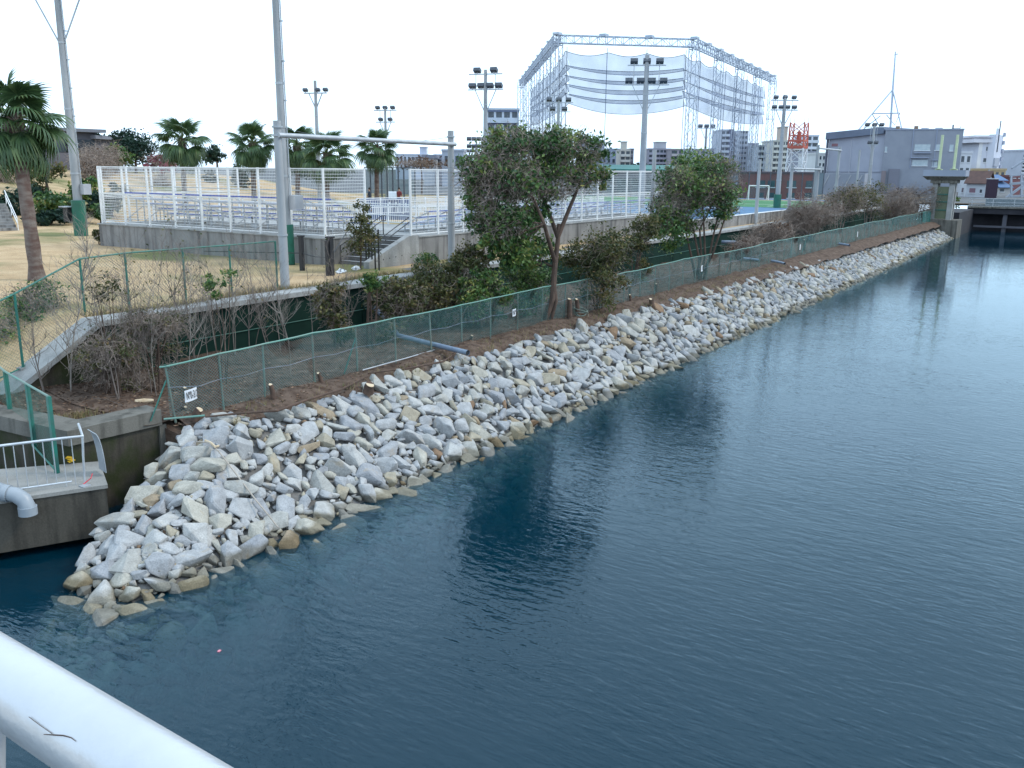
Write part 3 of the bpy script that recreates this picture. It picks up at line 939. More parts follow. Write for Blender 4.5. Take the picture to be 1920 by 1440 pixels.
# ---- number plates wired to the fence
M['plate'] = pm('white_plate', (0.72, 0.74, 0.76), (0.64, 0.66, 0.68), 6, 0.6)
M['ink'] = pm('black_ink', (0.012, 0.012, 0.016), None, 5, 0.7)
def number_plate(x, z, wd, ht, text, label, tilt=0.0):
    y = fy(x) - 0.07
    t = thing('number_plate', label, 'sign', (x, y, z), 'number plates on the river fence')
    ca, sa = math.cos(tilt), math.sin(tilt)
    mb = MB()
    n = 6
    g = [[(x + wd * (i / n - 0.5), y - 0.02 * math.sin(i / n * 4), z + wd * (i / n - 0.5) * sa + s * ht / 2) for s in (-1, 1)] for i in range(n + 1)]
    for i in range(n):
        a, b, c, d = g[i][0], g[i + 1][0], g[i + 1][1], g[i][1]
        mb.loft([a, b, c, d], [tuple(np.array(q) + (0, 0.008, 0)) for q in (a, b, c, d)])
    mb.build('plate', M['plate'], t)
    if text:
        cu = bpy.data.curves.new('lettering', 'FONT')
        cu.body = text
        cu.align_x = 'CENTER'
        cu.align_y = 'CENTER'
        cu.size = ht * 0.92
        cu.extrude = 0.002
        cu.offset = 0.0
        o = bpy.data.objects.new('lettering_source', cu)
        COL.objects.link(o)
        dg = bpy.context.evaluated_depsgraph_get()
        me = bpy.data.meshes.new_from_object(o.evaluated_get(dg))
        bpy.data.objects.remove(o)
        co = np.array([v.co[:] for v in me.vertices])
        sc = wd * 0.86 / max(np.ptp(co[:, 0]), 1e-3)
        sc = min(sc, 1.4)
        me.materials.clear()
        me.materials.append(M['ink'])
        l_ = add('lettering', me, t)
        l_.location = (0, -0.034, 0)
        l_.rotation_euler = (R(90), 0, 0)
        l_.rotation_euler.rotate_axis('Z', tilt)
        l_.scale = (sc, 1, 1)
    return t
number_plate(13.42, 2.44, 0.36, 0.29, 'N\u00ba0-3.0', 'bent white number plate at the near end of the river fence', 0.08)
number_plate(27.95, 2.60, 0.25, 0.27, 'N\u00ba1', 'white plate marked number one in front of the big leaning tree', 0.05)
number_plate(46.9, 2.64, 0.28, 0.33, 'I', 'tilted white plate on the fence by the many stemmed tree', 0.1)
number_plate(66.0, 2.55, 0.26, 0.38, '', 'small blank white plate on the fence between the paired drain pipes')
number_plate(84.0, 2.5, 0.26, 0.45, '', 'farthest white plate on the river fence near the brown trees')

# ---- green fence round the lawn
gf = thing('lawn_fence', 'tall green chain link fence at the edge of the dry lawn', 'fence', (15, 24.5, G))
LF = [((11.1, 23.4), 2.2, 4.1), ((12.42, 23.45), 2.55, 4.55), ((14.95, 24.5), G - 0.3, 5.2), ((16.4, 24.5), G, 5.26), ((18.45, 24.5), G, 5.26), ((20.3, 24.5), G, 5.25), ((22.3, 24.45), G, 5.26)]
for i, (p, zb, zt) in enumerate(LF):
    MB().tube([(*p, zb - 0.1), (*p, zt)], 0.034, 10).build('fence_post', M['greenpost'], gf, True)
    if i == 1: MB().box(p[0] - 0.12, p[0] + 0.12, p[1] - 0.12, p[1] + 0.12, zb - 0.3, zb + 0.05).build('post_footing', M['conc'], gf)
    if i:
        q, zb2, zt2 = LF[i - 1]
        MB().tube([(*q, zt2), (*p, zt)], 0.026, 8).build('top_rail', M['greenpost'], gf, True)
        if i < 3: MB().tube([(*q, zb2 + 0.05), (*p, zb + 0.05)], 0.02, 8).build('bottom_rail', M['greenpost'], gf, True)
        mesh_panel(q, p, zb2 + 0.05, zt2, zb + 0.05, zt, 0.10, 0.0035, M['greenwire'], gf)
nf = thing('block_fence', 'short green fence with two slanting posts above the outfall block', 'fence', (10.2, 18.3, 1.3))
NP = [((10.16, 18.32), 1.3, 3.02), ((10.5, 19.75), 1.55, 3.02), ((10.9, 21.4), 1.7, 3.02), ((11.35, 22.9), 1.8, 3.05)]
for i, (p, zb, zt) in enumerate(NP):
    MB().obox(((p[0]) , p[1], (zb + zt) / 2), (0.04, 0, 0), (0, 0.04, 0), (0, 0, (zt - zb) / 2)).build('fence_post', M['greenpost'], nf)
    if i:
        q, zb2, zt2 = NP[i - 1]
        MB().tube([(*q, zt2), (*p, zt)], 0.026, 8).build('top_rail', M['greenrail'], nf, True)
        mesh_panel(q, p, zb2 + 0.05, zt2, zb + 0.05, zt, 0.085, 0.0028, M['greenwire'], nf)
MB().tube([(10.13, 18.3, 1.36), (10.45, 19.75, 1.62)], 0.022, 8).build('bottom_rail', M['greenpost'], nf, True)

# ================================================================== poles by the canal
def pole_frame(label, xl, xr, y, ztop, zbar, r, mat=M['pole']):
    t = thing('pole_frame', label, 'pole frame', (xl, y, G), 'concrete pole frames beside the canal')
    for x, zt in ((xl, ztop), (xr, ztop + 0.05)):
        q = MB().tube([(x, y, G - 0.1), (x, y, zt)], [r, r * 0.78], 16).build('pole', mat, t, True)
        for zz in (zbar, zbar + 0.28, G + 1.9): MB().tube([(x, y, zz - 0.03), (x, y, zz + 0.03)], r * 1.08, 16).build('pole_band', M['galv'], q, True)
    MB().tube([(xl - 0.1, y - r * 0.9, zbar), (xr + 0.12, y - r * 0.9, zbar - 0.03)], 0.085, 12).build('cross_pipe', M['bluepvc'] if False else M['galv'], t, True)
    return t
pole_frame('pole frame with a long grey crossbar over the dry lawn edge', 22.25, 32.1, 24.0, 9.35, 8.87, 0.165)
def lone_pole(x, y, zt, label, r=0.15):
    t = thing('concrete_pole', label, 'pole', (x, y, G), 'lone concrete poles beside the canal')
    MB().tube([(x, y, G - 0.1), (x, y, zt)], [r, r * 0.8], 14).build('shaft', M['pole'], t, True)
    MB().tube([(x, y, zt), (x, y, zt + 0.03)], r * 0.86, 14).build('pole_cap', M['galv'], t, True)
    return t
lone_pole(53.3, 24.0, 9.05, 'lone concrete pole between the two large bank trees')
lone_pole(74.0, 24.0, 8.75, 'lone concrete pole in front of the white goal')
pole_frame('low pole frame in front of the red brick building', 83.2, 92.1, 24.0, 8.35, 8.1, 0.17)
pole_frame('taller pole frame in front of the grey hall gable', 92.9, 101.5, 24.4, 10.4, 10.1, 0.17)
lone_pole(110.0, 24.2, 10.3, 'thin lone pole before the ribbed side of the grey hall', 0.13)

# ---- floodlight masts
def mast(label, x, y, zb, zt, r0, az, tiers, pad=None, box=None, mat=M['pole'], braces=True, cat='floodlight mast', lampscale=1.0):
    t = thing('floodlight_mast', label, cat, (x, y, zb), 'floodlight masts round the sports ground')
    MB().tube([(x, y, zb - 0.1), (x, y, (zb + zt) / 2), (x, y, zt)], [r0, r0 * 0.8, r0 * 0.58], 16).build('shaft', mat, t, True)
    n_sec = 3
    for k in range(1, n_sec + 1):
        zz = zb + (zt - zb) * k / (n_sec + 1)
        MB().tube([(x, y, zz - 0.05), (x, y, zz + 0.05)], r0 * (1 - 0.42 * k / (n_sec + 1)) * 1.1, 14).build('shaft_band', M['galv'], t, True)
    ca, sa = math.cos(az), math.sin(az)
    for z, hw, n, dirs in tiers:
        MB().bar((x - hw * ca, y - hw * sa, z), (x + hw * ca, y + hw * sa, z), 0.12, 0.10).build('cross_arm', M['galv'], t)
        for k in range(n):
            s = -hw + 2 * hw * (k + 0.5) / n if n > 1 else 0
            if dirs == 'ends': s = -hw * 0.9 if k == 0 else hw * (0.2 if k == 1 else 0.9)
            px, py = x + s * ca, y + s * sa
            ls = 0.34 * lampscale
            lp = MB().obox((px, py, z + 0.12 + ls * 0.7), (ls * ca, ls * sa, 0), (-ls * 0.6 * sa, ls * 0.6 * ca, -ls * 0.35), (ls * 0.2 * sa, -ls * 0.2 * ca, -ls * 0.42)).build('floodlight', M['lamp'], t)
            MB().bar((px, py, z), (px, py, z + 0.18 + ls * 0.3), 0.05).build('bracket', M['galv'], lp)
    if braces and tiers:
        z, hw = tiers[-1][0], tiers[-1][1]
        for s in (-1, 1):
            MB().bar((x, y, z - hw * 1.25), (x + s * hw * 0.6 * ca, y + s * hw * 0.6 * sa, z), 0.07).build('arm_brace', M['galv'], t)
        if len(tiers) > 1:
            for s in (-0.55, 0.55):
                MB().bar((x + s * hw * ca, y + s * hw * sa, z), (x + s * hw * ca, y + s * hw * sa, tiers[0][0]), 0.05).build('arm_upright', M['galv'], t)
    if pad:
        MB().tube([(x, y, zb), (x, y, zb + pad)], r0 * 1.32 + 0.03, 18).build('padding', M['pad'], t, True)
    if box:
        MB().box(x + r0 * 0.2, x + r0 * 0.2 + 0.5, y - r0 - 0.36, y - r0 * 0.9, box, box + 0.62).build('switch_box', M['plank'], t)
        MB().tube([(x + r0 * 0.6, y - r0 * 1.05, box + 0.6), (x + r0 * 0.3, y - r0 * 0.8, zt)], 0.028, 8).build('conduit', M['galv'], t, True)
        for k in range(6):
            zz = box + 1.4 + k * 1.6
            if zz < zt: MB().bar((x + r0 * 0.1, y, zz), (x + r0 * 0.75, y - r0 * 1.1, zz), 0.05, 0.06).build('conduit_clamp', M['galv'], t)
    return t
VA = math.atan2(RT[1], RT[0])    # across the line of sight
m1 = mast('tall mast with green padded foot beside the near palm', 32.5, 52.8, G, 18.6, 0.28, VA, [(18.3, 2.2, 5, ''), (17.3, 2.2, 5, '')], pad=2.15, box=6.1)
m1b = MB().box(31.95, 32.3, 53.15, 53.6, G + 0.85, G + 1.7).build('black_cabinet', M['black'], m1)
MB().box(31.8, 32.35, 53.05, 53.8, G + 1.72, G + 1.78).build('cabinet_roof', M['plank'], m1b)
mast('tall mast with green padded foot behind the crossbar frame', 28.3, 30.25, G, 19.0, 0.20, VA, [(18.5, 2.0, 4, '')], pad=1.75, box=6.0)
mast('floodlight mast rising left of the net tower over the far track', 73.8, 51.0, FIELD, 17.0, 0.27, VA - 0.35, [(16.6, 1.7, 2, ''), (15.2, 1.8, 4, '')])
mast('tall floodlight mast standing in front of the net tower', 79.4, 36.9, FIELD, 18.1, 0.34, VA - 0.1, [(17.2, 1.75, 3, ''), (15.5, 2.1, 4, '')])
mast('floodlight mast with green padded foot on the pitch by the red and white tower', 89.8, 27.1, FIELD, 15.0, 0.25, VA, [(14.5, 1.3, 3, ''), (13.6, 1.3, 4, '')], pad=1.3, lampscale=0.65)
mast('floodlight mast half hidden by the left legs of the net tower', 101.5, 59.0, FIELD, 16.3, 0.25, VA, [(16.0, 1.8, 3, ''), (14.9, 1.5, 2, '')])
mast('slender pole with a single crossarm and two lamps behind the palms', 57.1, 56.8, G, 14.9, 0.2, VA - 0.3, [(13.9, 1.05, 3, 'ends')], lampscale=0.6)
mast('small floodlight mast above the lone far palm', 75.9, 65.4, G, 14.2, 0.2, VA - 0.3, [(13.8, 1.3, 3, ''), (12.6, 1.1, 2, '')], lampscale=0.7)
mast('short distant mast seen between the right hand truss columns', 178.3, 69.2, FIELD, 16.6, 0.3, VA, [(16.2, 1.9, 3, '')], lampscale=1.3)
mast('mast standing before the grey hall roof', 136.6, 28.4, G, 14.4, 0.28, VA, [(14.0, 1.5, 3, ''), (11.6, 0.8, 2, '')], lampscale=0.9)
p_ = at_d(893, 262, 240)
mast('faint distant mast with eight lamps left of the big tree', p_[0], p_[1], G, p_[2], 0.35, VA, [(p_[2] - 0.3, 2.6, 4, ''), (p_[2] - 2.2, 2.6, 4, '')], braces=False, lampscale=1.8)
p_ = at_d(880, 284, 300)
mast('faintest distant mast low beside the pole frame', p_[0], p_[1], G, p_[2], 0.35, VA, [(p_[2] - 0.3, 2.6, 4, ''), (p_[2] - 2.2, 2.6, 4, '')], braces=False, lampscale=1.8)

# ================================================================== sports ground terrace
tr = thing('stand_terrace', 'grey streaked concrete terrace carrying the white fences and stands', 'terrace', (32, 28, G))
MB().prism([(29, 28.5), (32.4, 28.5), (32.4, 26.1), (60.5, 26.1), (60.5, 31.3), (38.7, 31.3), (38.7, 45.4), (29, 45.4)], G - 0.3, PLAT - 0.06).build('terrace_wall', M['stand'], tr)
MB().prism([(28.95, 28.45), (32.4, 28.45), (32.4, 26.05), (60.55, 26.05), (60.55, 31.35), (38.75, 31.35), (38.75, 45.45), (28.95, 45.45)], PLAT - 0.058, PLAT).build('terrace_floor', M['conc'], tr)
for k in range(7):
    zt = G + 0.165 * (k + 1)
    st = MB().box(29.75 + 0.385 * k, 32.39, 26.42, 28.44, G - 0.1, zt).build('step', M['step'], tr)
    MB().box(29.72 + 0.385 * k, 29.84 + 0.385 * k, 26.43, 28.43, zt + 0.002, zt + 0.014).build('nosing', M['nosing'], st)
MB().loft([(29.0, 26.08, G - 0.2), (32.39, 26.08, G - 0.2), (32.39, 26.08, PLAT + 0.05), (31.7, 26.08, PLAT + 0.05), (29.0, 26.08, G + 0.28)],
          [(29.0, 26.40, G - 0.2), (32.39, 26.40, G - 0.2), (32.39, 26.40, PLAT + 0.05), (31.7, 26.40, PLAT + 0.05), (29.0, 26.40, G + 0.28)]).build('stair_cheek', M['conc'], tr)
for k in range(5): MB().tube([(29.5 + 0.42 * k, 26.075, G + 0.3 + 0.03 * k), (29.5 + 0.42 * k, 26.12, G + 0.3 + 0.03 * k)], 0.03, 8).build('weep_hole_dark', M['black'], tr)  # black discs paint the dark inside the openings
# black stair handrails
for y, lab in ((26.55, 'black tube handrail up the stair beside the sloping cheek wall'), (28.2, 'black tube handrail up the stair beside the dark terrace wall')):
    h = thing('stair_handrail', lab, 'handrail', (30, y, G))
    for zz in (0.85, 0.62): MB().tube([(29.5, y, G + zz), (32.3, y, PLAT + zz), (32.6, y, PLAT + zz)], 0.022, 8).build('handrail', M['black'], h, True)
    for x, zb in ((29.5, G), (32.4, PLAT)): MB().tube([(x, y, zb), (x, y, zb + 0.88)], 0.024, 8).build('post', M['black'], h, True)
# black gate posts on the grass
for (u, v, zt, wd, lab) in ((567, 507, 5.0, 0.16, 'single thick black post on the grass before the terrace wall'), (621, 517, 5.1, 0.2, 'pair of thick black posts at the foot of the stair')):
    p = at_z(u, v, G)
    t = thing('black_post', lab, 'post', (p[0], p[1], G))
    MB().box(p[0] - wd / 2, p[0] + wd / 2, p[1] - wd / 2, p[1] + wd / 2, G - 0.05, zt).build('post_shaft', M['black'], t)
    MB().box(p[0] - wd * 0.7, p[0] + wd * 0.7, p[1] - wd * 0.7, p[1] + wd * 0.7, zt, zt + 0.06).build('post_cap', M['black'], t)
    if wd > 0.18: MB().box(p[0] - wd / 2 - 0.14, p[0] - wd / 2 - 0.04, p[1] - 0.06, p[1] + 0.06, G - 0.05, zt - 0.1).build('second_post', M['black'], t)
pa, pb = at_z(567, 507, G), at_z(621, 517, G)
tag(MB().tube([(pa[0] - 2.1, pa[1] + 3.6, G + 0.75), (pa[0], pa[1], G + 0.72), ((pa[0] + pb[0]) / 2, (pa[1] + pb[1]) / 2, G + 0.66), (pb[0], pb[1], G + 0.72), (29.6, 27.9, 5.05)], 0.02, 6).build('barrier_chain', M['black']), 'thin black barrier rope strung between the black posts', 'rope')
sg = thing('black_gate', 'narrow black bar gate standing at the foot of the stair', 'gate', at_z(700, 507, G))
for u, vt, vb in ((687, 429, 500), (692, 428, 500), (698, 446, 503), (704, 465, 506), (711, 430, 508)):
    p = at_z(u, vb, G)
    q = at_y(u, vt, p[1])
    MB().tube([(p[0], p[1], G - 0.05), (p[0], p[1], q[2])], 0.035, 8).build('gate_bar', M['black'], sg, True)
pL, pR = at_z(687, 500, G), at_z(704, 506, G)
MB().tube([(pL[0], pL[1], G + 0.95), (pR[0], pR[1], G + 0.95)], 0.025, 8).build('gate_rail', M['black'], sg, True)
lb = thing('notice_board', 'small white notice on a thin post before the terrace wall', 'sign', at_z(476, 470, G))
p = ORG[lb.name]
MB().box(p[0] - 0.02, p[0] + 0.02, p[1] - 0.02, p[1] + 0.02, G, 5.35).build('post', M['black'], lb)
MB().box(p[0] - 0.06, p[0] - 0.03, p[1] - 0.32, p[1] + 0.05, 4.62, 5.0).build('board', M['plate'], lb)

# ---- white wire fences round the stands
def white_fence(label, pts, spacing, ztop=7.78, first=0.055):
    t = thing('white_fence', label, 'fence', (*pts[0], PLAT), 'tall white wire fences on the terrace')
    for a, b in zip(pts[:-1], pts[1:]):
        a, b = np.array(a, float), np.array(b, float)
        ln = np.linalg.norm(b - a)
        n = max(1, round(ln / spacing))
        d = (b - a) / ln
        nr = np.array((-d[1], d[0]))
        for k in range(n + 1):
            if k == n and tuple(b) != tuple(np.array(pts[-1], float)): break
            p = a + d * ln * k / n
            MB().obox((*p, (PLAT + ztop) / 2 + 0.0), (*(d * 0.042), 0), (*(nr * 0.042), 0), (0, 0, (ztop - PLAT) / 2 + 0.02)).build('post', M['white'], t)
        for zz, hh in ((ztop - 0.02, 0.035), (6.36, 0.03), (6.22, 0.02), (PLAT + 0.1, 0.03)):
            MB().bar((*(a + nr * 0.001), zz), (*(b + nr * 0.001), zz), 0.04, hh * 1.6).build('rail', M['white'], t)
        for k in range(n):
            p, q = a + d * ln * k / n, a + d * ln * (k + 1) / n
            mb = MB()
            for j in range(20):
                zz = PLAT + 0.2 + (ztop - PLAT - 0.3) * j / 19
                mb.bar((*(p - nr * 0.03), zz), (*(q - nr * 0.03), zz), 0.012, 0.017)
            m2 = int(np.linalg.norm(q - p) / 0.10)
            for j in range(1, m2):
                e = p + (q - p) * j / m2
                mb.bar((*(e - nr * 0.04), PLAT + 0.15), (*(e - nr * 0.04), ztop - 0.05), 0.0045)
            mb.build('wire_panel', M['white'], t)
    return t
white_fence('white wire fence along the left terrace front and round to the stair', [(29.12, 45.2), (29.12, 28.72), (31.7, 28.66)], 1.95)
white_fence('white wire fence closing the far left end of the terrace', [(29.3, 45.25), (38.5, 45.25)], 1.6)
white_fence('white wire fence along the canal side of the terrace right of the stair', [(32.05, 26.25), (60.2, 26.25)], 2.03)
# ---- stands
def bleacher(label, x, y, rz, n_rows, length, z0=PLAT):
    t = bpy.data.objects.new('bleacher', None)
    COL.objects.link(t)
    t.location = (x, y, z0)
    t.rotation_euler = (0, 0, rz)
    ORG[t.name] = np.zeros(3)
    tag(t, label, 'bleacher', 'aluminium stands on the terrace')
    # local x: from the tall back row towards the field, local y: along the seats
    for r_ in range(n_rows):
        zz = 0.28 + 0.30 * (n_rows - 1 - r_)
        xx = 0.15 + 0.72 * r_
        s = MB().box(xx, xx + 0.28, 0, length, zz + 0.13, zz + 0.17).build('seat_plank', M['plank'], t)
        MB().box(xx - 0.022, xx - 0.002, 0, length, zz + 0.10, zz + 0.172).build('blue_edge', M['blue'], s)
        MB().box(xx + 0.36, xx + 0.70, 0, length, zz - 0.22, zz - 0.18).build('foot_plank', M['plank'], t)
    n = max(2, round(length / 1.7))
    top = 0.28 + 0.30 * (n_rows - 1)
    for k in range(n + 1):
        yy = 0.03 + (length - 0.06) * k / n
        mb = MB()
        mb.bar((0.2, yy, top + 0.12), (0.2 + 0.72 * (n_rows - 1), yy, 0.38), 0.05)
        for r_ in range(n_rows):
            mb.bar((0.22 + 0.72 * r_, yy, 0), (0.22 + 0.72 * r_, yy, 0.40 + 0.30 * (n_rows - 1 - r_)), 0.045)
        mb.build('support_frame', M['galv'], t)
        if k < n:
            y2 = 0.03 + (length - 0.06) * (k + 1) / n
            MB().bar((0.17, yy, 0.95 if n_rows > 3 else 0.5), (0.17, y2, 0.12), 0.035).build('cross_brace', M['plank'], t)
    if n_rows > 4:
        MB().bar((0.12, 0, top + 0.5), (0.12, length, top + 0.5), 0.04).build('back_rail', M['galv'], t)
        MB().bar((0.12, 0, top + 0.3), (0.12, length, top + 0.3), 0.03).build('back_rail', M['galv'], t)
    return t
for k, (y0, lab) in enumerate(((39.6, 'stand farthest to the left behind the white fence'), (34.2, 'middle stand of the left terrace behind the white fence'), (29.2, 'stand of the left terrace nearest the stair'))):
    bleacher(lab, 29.9, y0, 0, 5, 5.1 if k else 5.0)
for k, (x0, lab) in enumerate(((34.2, 'low stand right of the stair behind the pole'), (40.6, 'low stand hidden behind the big tree crown'), (47.0, 'low stand right of the big tree trunk'), (53.4, 'low stand at the far end of the terrace fence'))):
    b_ = bleacher(lab, x0 + 6.0, 26.75, R(90), 3, 6.0)
# ---- white balustrade round the track
def balustrade(label, a, b):
    t = thing('white_balustrade', label, 'balustrade', (*a, PLAT), 'white bar balustrades beside the track')
    a, b = np.array(a, float), np.array(b, float)
    ln = np.linalg.norm(b - a)
    n = round(ln / 2.0)
    for k in range(n + 1):
        p = a + (b - a) * k / n
        MB().box(p[0] - 0.035, p[0] + 0.035, p[1] - 0.035, p[1] + 0.035, PLAT, PLAT + 1.12).build('post', M['white'], t)
    for zz in (1.10, 0.98, 0.50, 0.12): MB().bar((*a, PLAT + zz), (*b, PLAT + zz), 0.045, 0.05).build('rail', M['white'], t)
    for k in range(n):
        mb = MB()
        p, q = a + (b - a) * k / n, a + (b - a) * (k + 1) / n
        for j in range(1, 14):
            e = p + (q - p) * j / 14
            mb.bar((*e, PLAT + 0.12), (*e, PLAT + 1.0), 0.028)
        mb.build('bar_panel', M['white'], t)
balustrade('white balustrade in front of the left stands', (38.55, 45.0), (38.55, 31.2))
balustrade('white balustrade along the track behind the right hand stands', (38.7, 31.15), (60.4, 31.15))
balustrade('far stretch of white balustrade across the track', (44.0, 40.5), (58.0, 38.5))
# ---- track and pitch
M['track'] = pm('blue_track', (0.065, 0.145, 0.25), (0.075, 0.17, 0.29), 0.6, 0.9, 0.2)
M['turf'] = pm('green_turf', (0.03, 0.14, 0.05), (0.045, 0.18, 0.06), 0.5, 0.9, 0.3)
M['line'] = pm('line_paint', (0.75, 0.76, 0.76), None, 4, 0.7)
M['orange'] = pm('orange_clay', (0.45, 0.26, 0.11), (0.4, 0.22, 0.1), 0.5, 0.9)
TP = [(38.8, 31.4), (60.6, 31.4), (60.6, 24.5), (119, 24.5), (119, 62), (80, 56), (56, 42), (38.8, 35)]
MB().prism(TP, G - 0.2, FIELD).build('track', M['track'], kind='structure')
mb = MB()
MB().box(90, 113, 25.4, 60, FIELD, FIELD + 0.01).build('pitch', M['turf'], kind='structure')
MB().box(113, 114.6, 25.4, 60, FIELD, FIELD + 0.012).build('clay_strip', M['orange'], kind='structure')
for k, (q, zz) in enumerate((((93, 112.5, 29.0, 29.12), 0.016), ((98.0, 98.15, 29.3, 58), 0.016), ((110.5, 110.65, 26, 58), 0.016))):
    MB().box(*q, FIELD, FIELD + zz).build('line_marking', M['line'], kind='structure')
ke = thing('track_kerb', 'pale concrete kerb wall along the canal side of the blue track', 'kerb', (80, 24.4, G))
MB().box(60.7, 119, 24.28, 24.49, G - 0.2, FIELD + 0.05).build('kerb_wall', M['stand'], ke)
MB().box(60.7, 119, 24.24, 24.53, FIELD + 0.052, FIELD + 0.10).build('kerb_cap', M['plate'], ke)
bw = thing('white_bench', 'low white bench on the blue track near the kerb', 'bench', at_z(1355, 398, FIELD))
p = ORG[bw.name]
MB().obox((p[0], p[1], FIELD + 0.38), (1.3, -1.2, 0), (0.14, 0.15, 0), (0, 0, 0.03)).build('seat', M['plate'], bw)
for s in (-0.8, 0.8): MB().obox((p[0] + 1.3 * s, p[1] - 1.2 * s, FIELD + 0.17), (0.04, -0.04, 0), (0.12, 0.13, 0), (0, 0, 0.17)).build('leg', M['plate'], bw)
MB().box(29, 59.5, 23.7, 25.0, G + 0.0, G + 0.012).build('path', pm('dark_path', (0.10, 0.10, 0.105), (0.15, 0.15, 0.15), 1.2, 0.9), kind='structure')
# goal
go = thing('football_goal', 'white football goal with net on the green pitch', 'goal', (112.5, 36, FIELD))
gA, gB = at_d(1403, 376, 112), at_d(1440, 377, 112)
d_ = (gB - gA); d_[2] = 0
bk = np.array((FW[0], FW[1], 0)) * 0.9
gA[2] = gB[2] = FIELD
h_ = np.array((0, 0, 1.75))
for p in (gA, gB):
    MB().tube([p, p + h_], 0.07, 8).build('goal_post', M['white'], go)
    MB().tube([p + h_, p + bk], 0.035, 6).build('stay', M['white'], go)
MB().tube([gA + h_, gB + h_], 0.07, 8).build('crossbar', M['white'], go)
MB().quad(gA + h_, gB + h_, gB + bk, gA + bk).build('net', M['netpale'], go)
# ================================================================== net tower beyond the pitch
nt_ = thing('net_tower', 'huge steel truss cage hung with a blue grey safety net', 'net tower', (125, 60, FIELD))
TZ = 28.0
def ring(u, v):
    """place on the top ring seen at u, v: all of it stands at height TZ"""
    d = bearing(u, v)
    return CAM + d * ((TZ - CAM[2]) / d[2])
tFL, tFR, tBL, tBR = ring(1045, 66), ring(1303, 74), ring(978, 152), ring(1450, 144)
def truss_column(p, wd, name='truss_column'):
    mb = MB()
    c = [np.array((p[0] + a * wd, p[1] + b * wd, 0.0)) for a, b in ((-0.5, -0.5), (0.5, -0.5), (0.5, 0.5), (-0.5, 0.5))]
    for q in c: mb.bar((*q[:2], FIELD), (*q[:2], TZ - 0.3), 0.10)
    n = 16
    for k in range(n):
        z0, z1 = FIELD + (TZ - FIELD) * k / n, FIELD + (TZ - FIELD) * (k + 1) / n
        for e in range(4):
            a, b = c[e], c[(e + 1) % 4]
            if k % 2: a, b = b, a
            mb.bar((*a[:2], z0), (*b[:2], z1), 0.055)
        if k % 5 == 0:
            for e in range(4): mb.bar((*c[e][:2], z0), (*c[(e + 1) % 4][:2], z0), 0.09)
    return mb.build(name, M['truss'], nt_)
def truss_beam(a, b, ht, wd):
    mb = MB()
    a, b = np.array(a), np.array(b)
    d = (b - a) / np.linalg.norm(b - a)
    s = np.cross(d, (0, 0, 1)) * wd / 2
    ch = [(s + (0, 0, 0)), (-s), (s + np.array((0, 0, -ht))), (-s + np.array((0, 0, -ht)))]
    for c in ch: mb.bar(a + c, b + c, 0.12)
    n = int(np.linalg.norm(b - a) / 1.3)
    for k in range(n):
        p, q = a + (b - a) * k / n, a + (b - a) * (k + 1) / n
        for i, j in ((0, 2), (1, 3), (0, 1), (2, 3)):
            i2, j2 = (i, j) if k % 2 else (j, i)
            mb.bar(p + ch[i2], q + ch[j2], 0.065)
        mb.bar(p + ch[0], p + ch[2], 0.08)
        mb.bar(p + ch[1], p + ch[3], 0.08)
    return mb.build('top_truss', M['truss'], nt_)
for a, b in ((tFL, tFR), (tFL, tBL), (tFR, tBR)): truss_beam(a, b, 1.15, 1.1)
for k in range(5):
    truss_column(tFL + (tBL - tFL) * k / 4, 1.3)
    truss_column(tFR + (tBR - tFR) * k / 4, 1.3)
for a, b, n in ((tFL, tFR, 3), (tFR, tBR, 8), (tFL, tBL, 8)):
    for k in range(0 if n == 3 else 1, n + 1):
        p = a + (b - a) * k / n
        MB().obox(p + np.array((0, 0, 0.22)), (0.55, 0, 0), (0, 0.55, 0), (0, 0, 0.16)).build('pulley_housing', M['truss'], nt_)
def lerp(a, b, t): return a + (b - a) * t
def net_sheet(A, B, drop0, drop1, sag0, sag1, scallops, inward, mat, name='net', rope=True, n=36, edge=0.0):
    V, F = [], []
    rows = 6
    for i in range(n + 1):
        t = i / n
        p = lerp(A, B, t) + inward
        sc = 0.55 * abs(math.sin(math.pi * t * scallops)) if scallops else 0.0
        za = TZ - drop0 - sag0 * 4 * t * (1 - t) - sc
        zb = TZ - drop1 - sag1 * 4 * t * (1 - t) - edge * sc
        for j in range(rows + 1):
            s = j / rows
            V.append((p[0] + 0.35 * math.sin(7 * t + 2 * s), p[1] + 0.35 * math.cos(6 * t + 3 * s), za + (zb - za) * s))
    for i in range(n):
        for j in range(rows):
            q = i * (rows + 1) + j
            F.append((q, q + rows + 1, q + rows + 2, q + 1))
    me = np_mesh(name, np.array(V) - ORG[nt_.name], F, mat, True)
    o = add(name, me, nt_)
    if rope:
        P = [V[i * (rows + 1) + rows] for i in range(n + 1)]
        MB().tube(P, 0.04, 5).build('net_rope', M['netrope'], o)
        P = [V[i * (rows + 1)] for i in range(n + 1)]
        MB().tube(P, 0.045, 5).build('net_rope', M['netrope'], o)
    return o
inw = (tBL + tBR) / 2 - (tFL + tFR) / 2
inw = inw / np.linalg.norm(inw)
cFL, cFR = tFL + (tFR - tFL) * 0.06 + inw * 2.0, tFR + (tFL - tFR) * 0.06 + inw * 2.0
cBL, cBR = tBL + (tFR - tFL) * 0.1, tBR + (tFL - tFR) * 0.08
z0 = np.zeros(3)
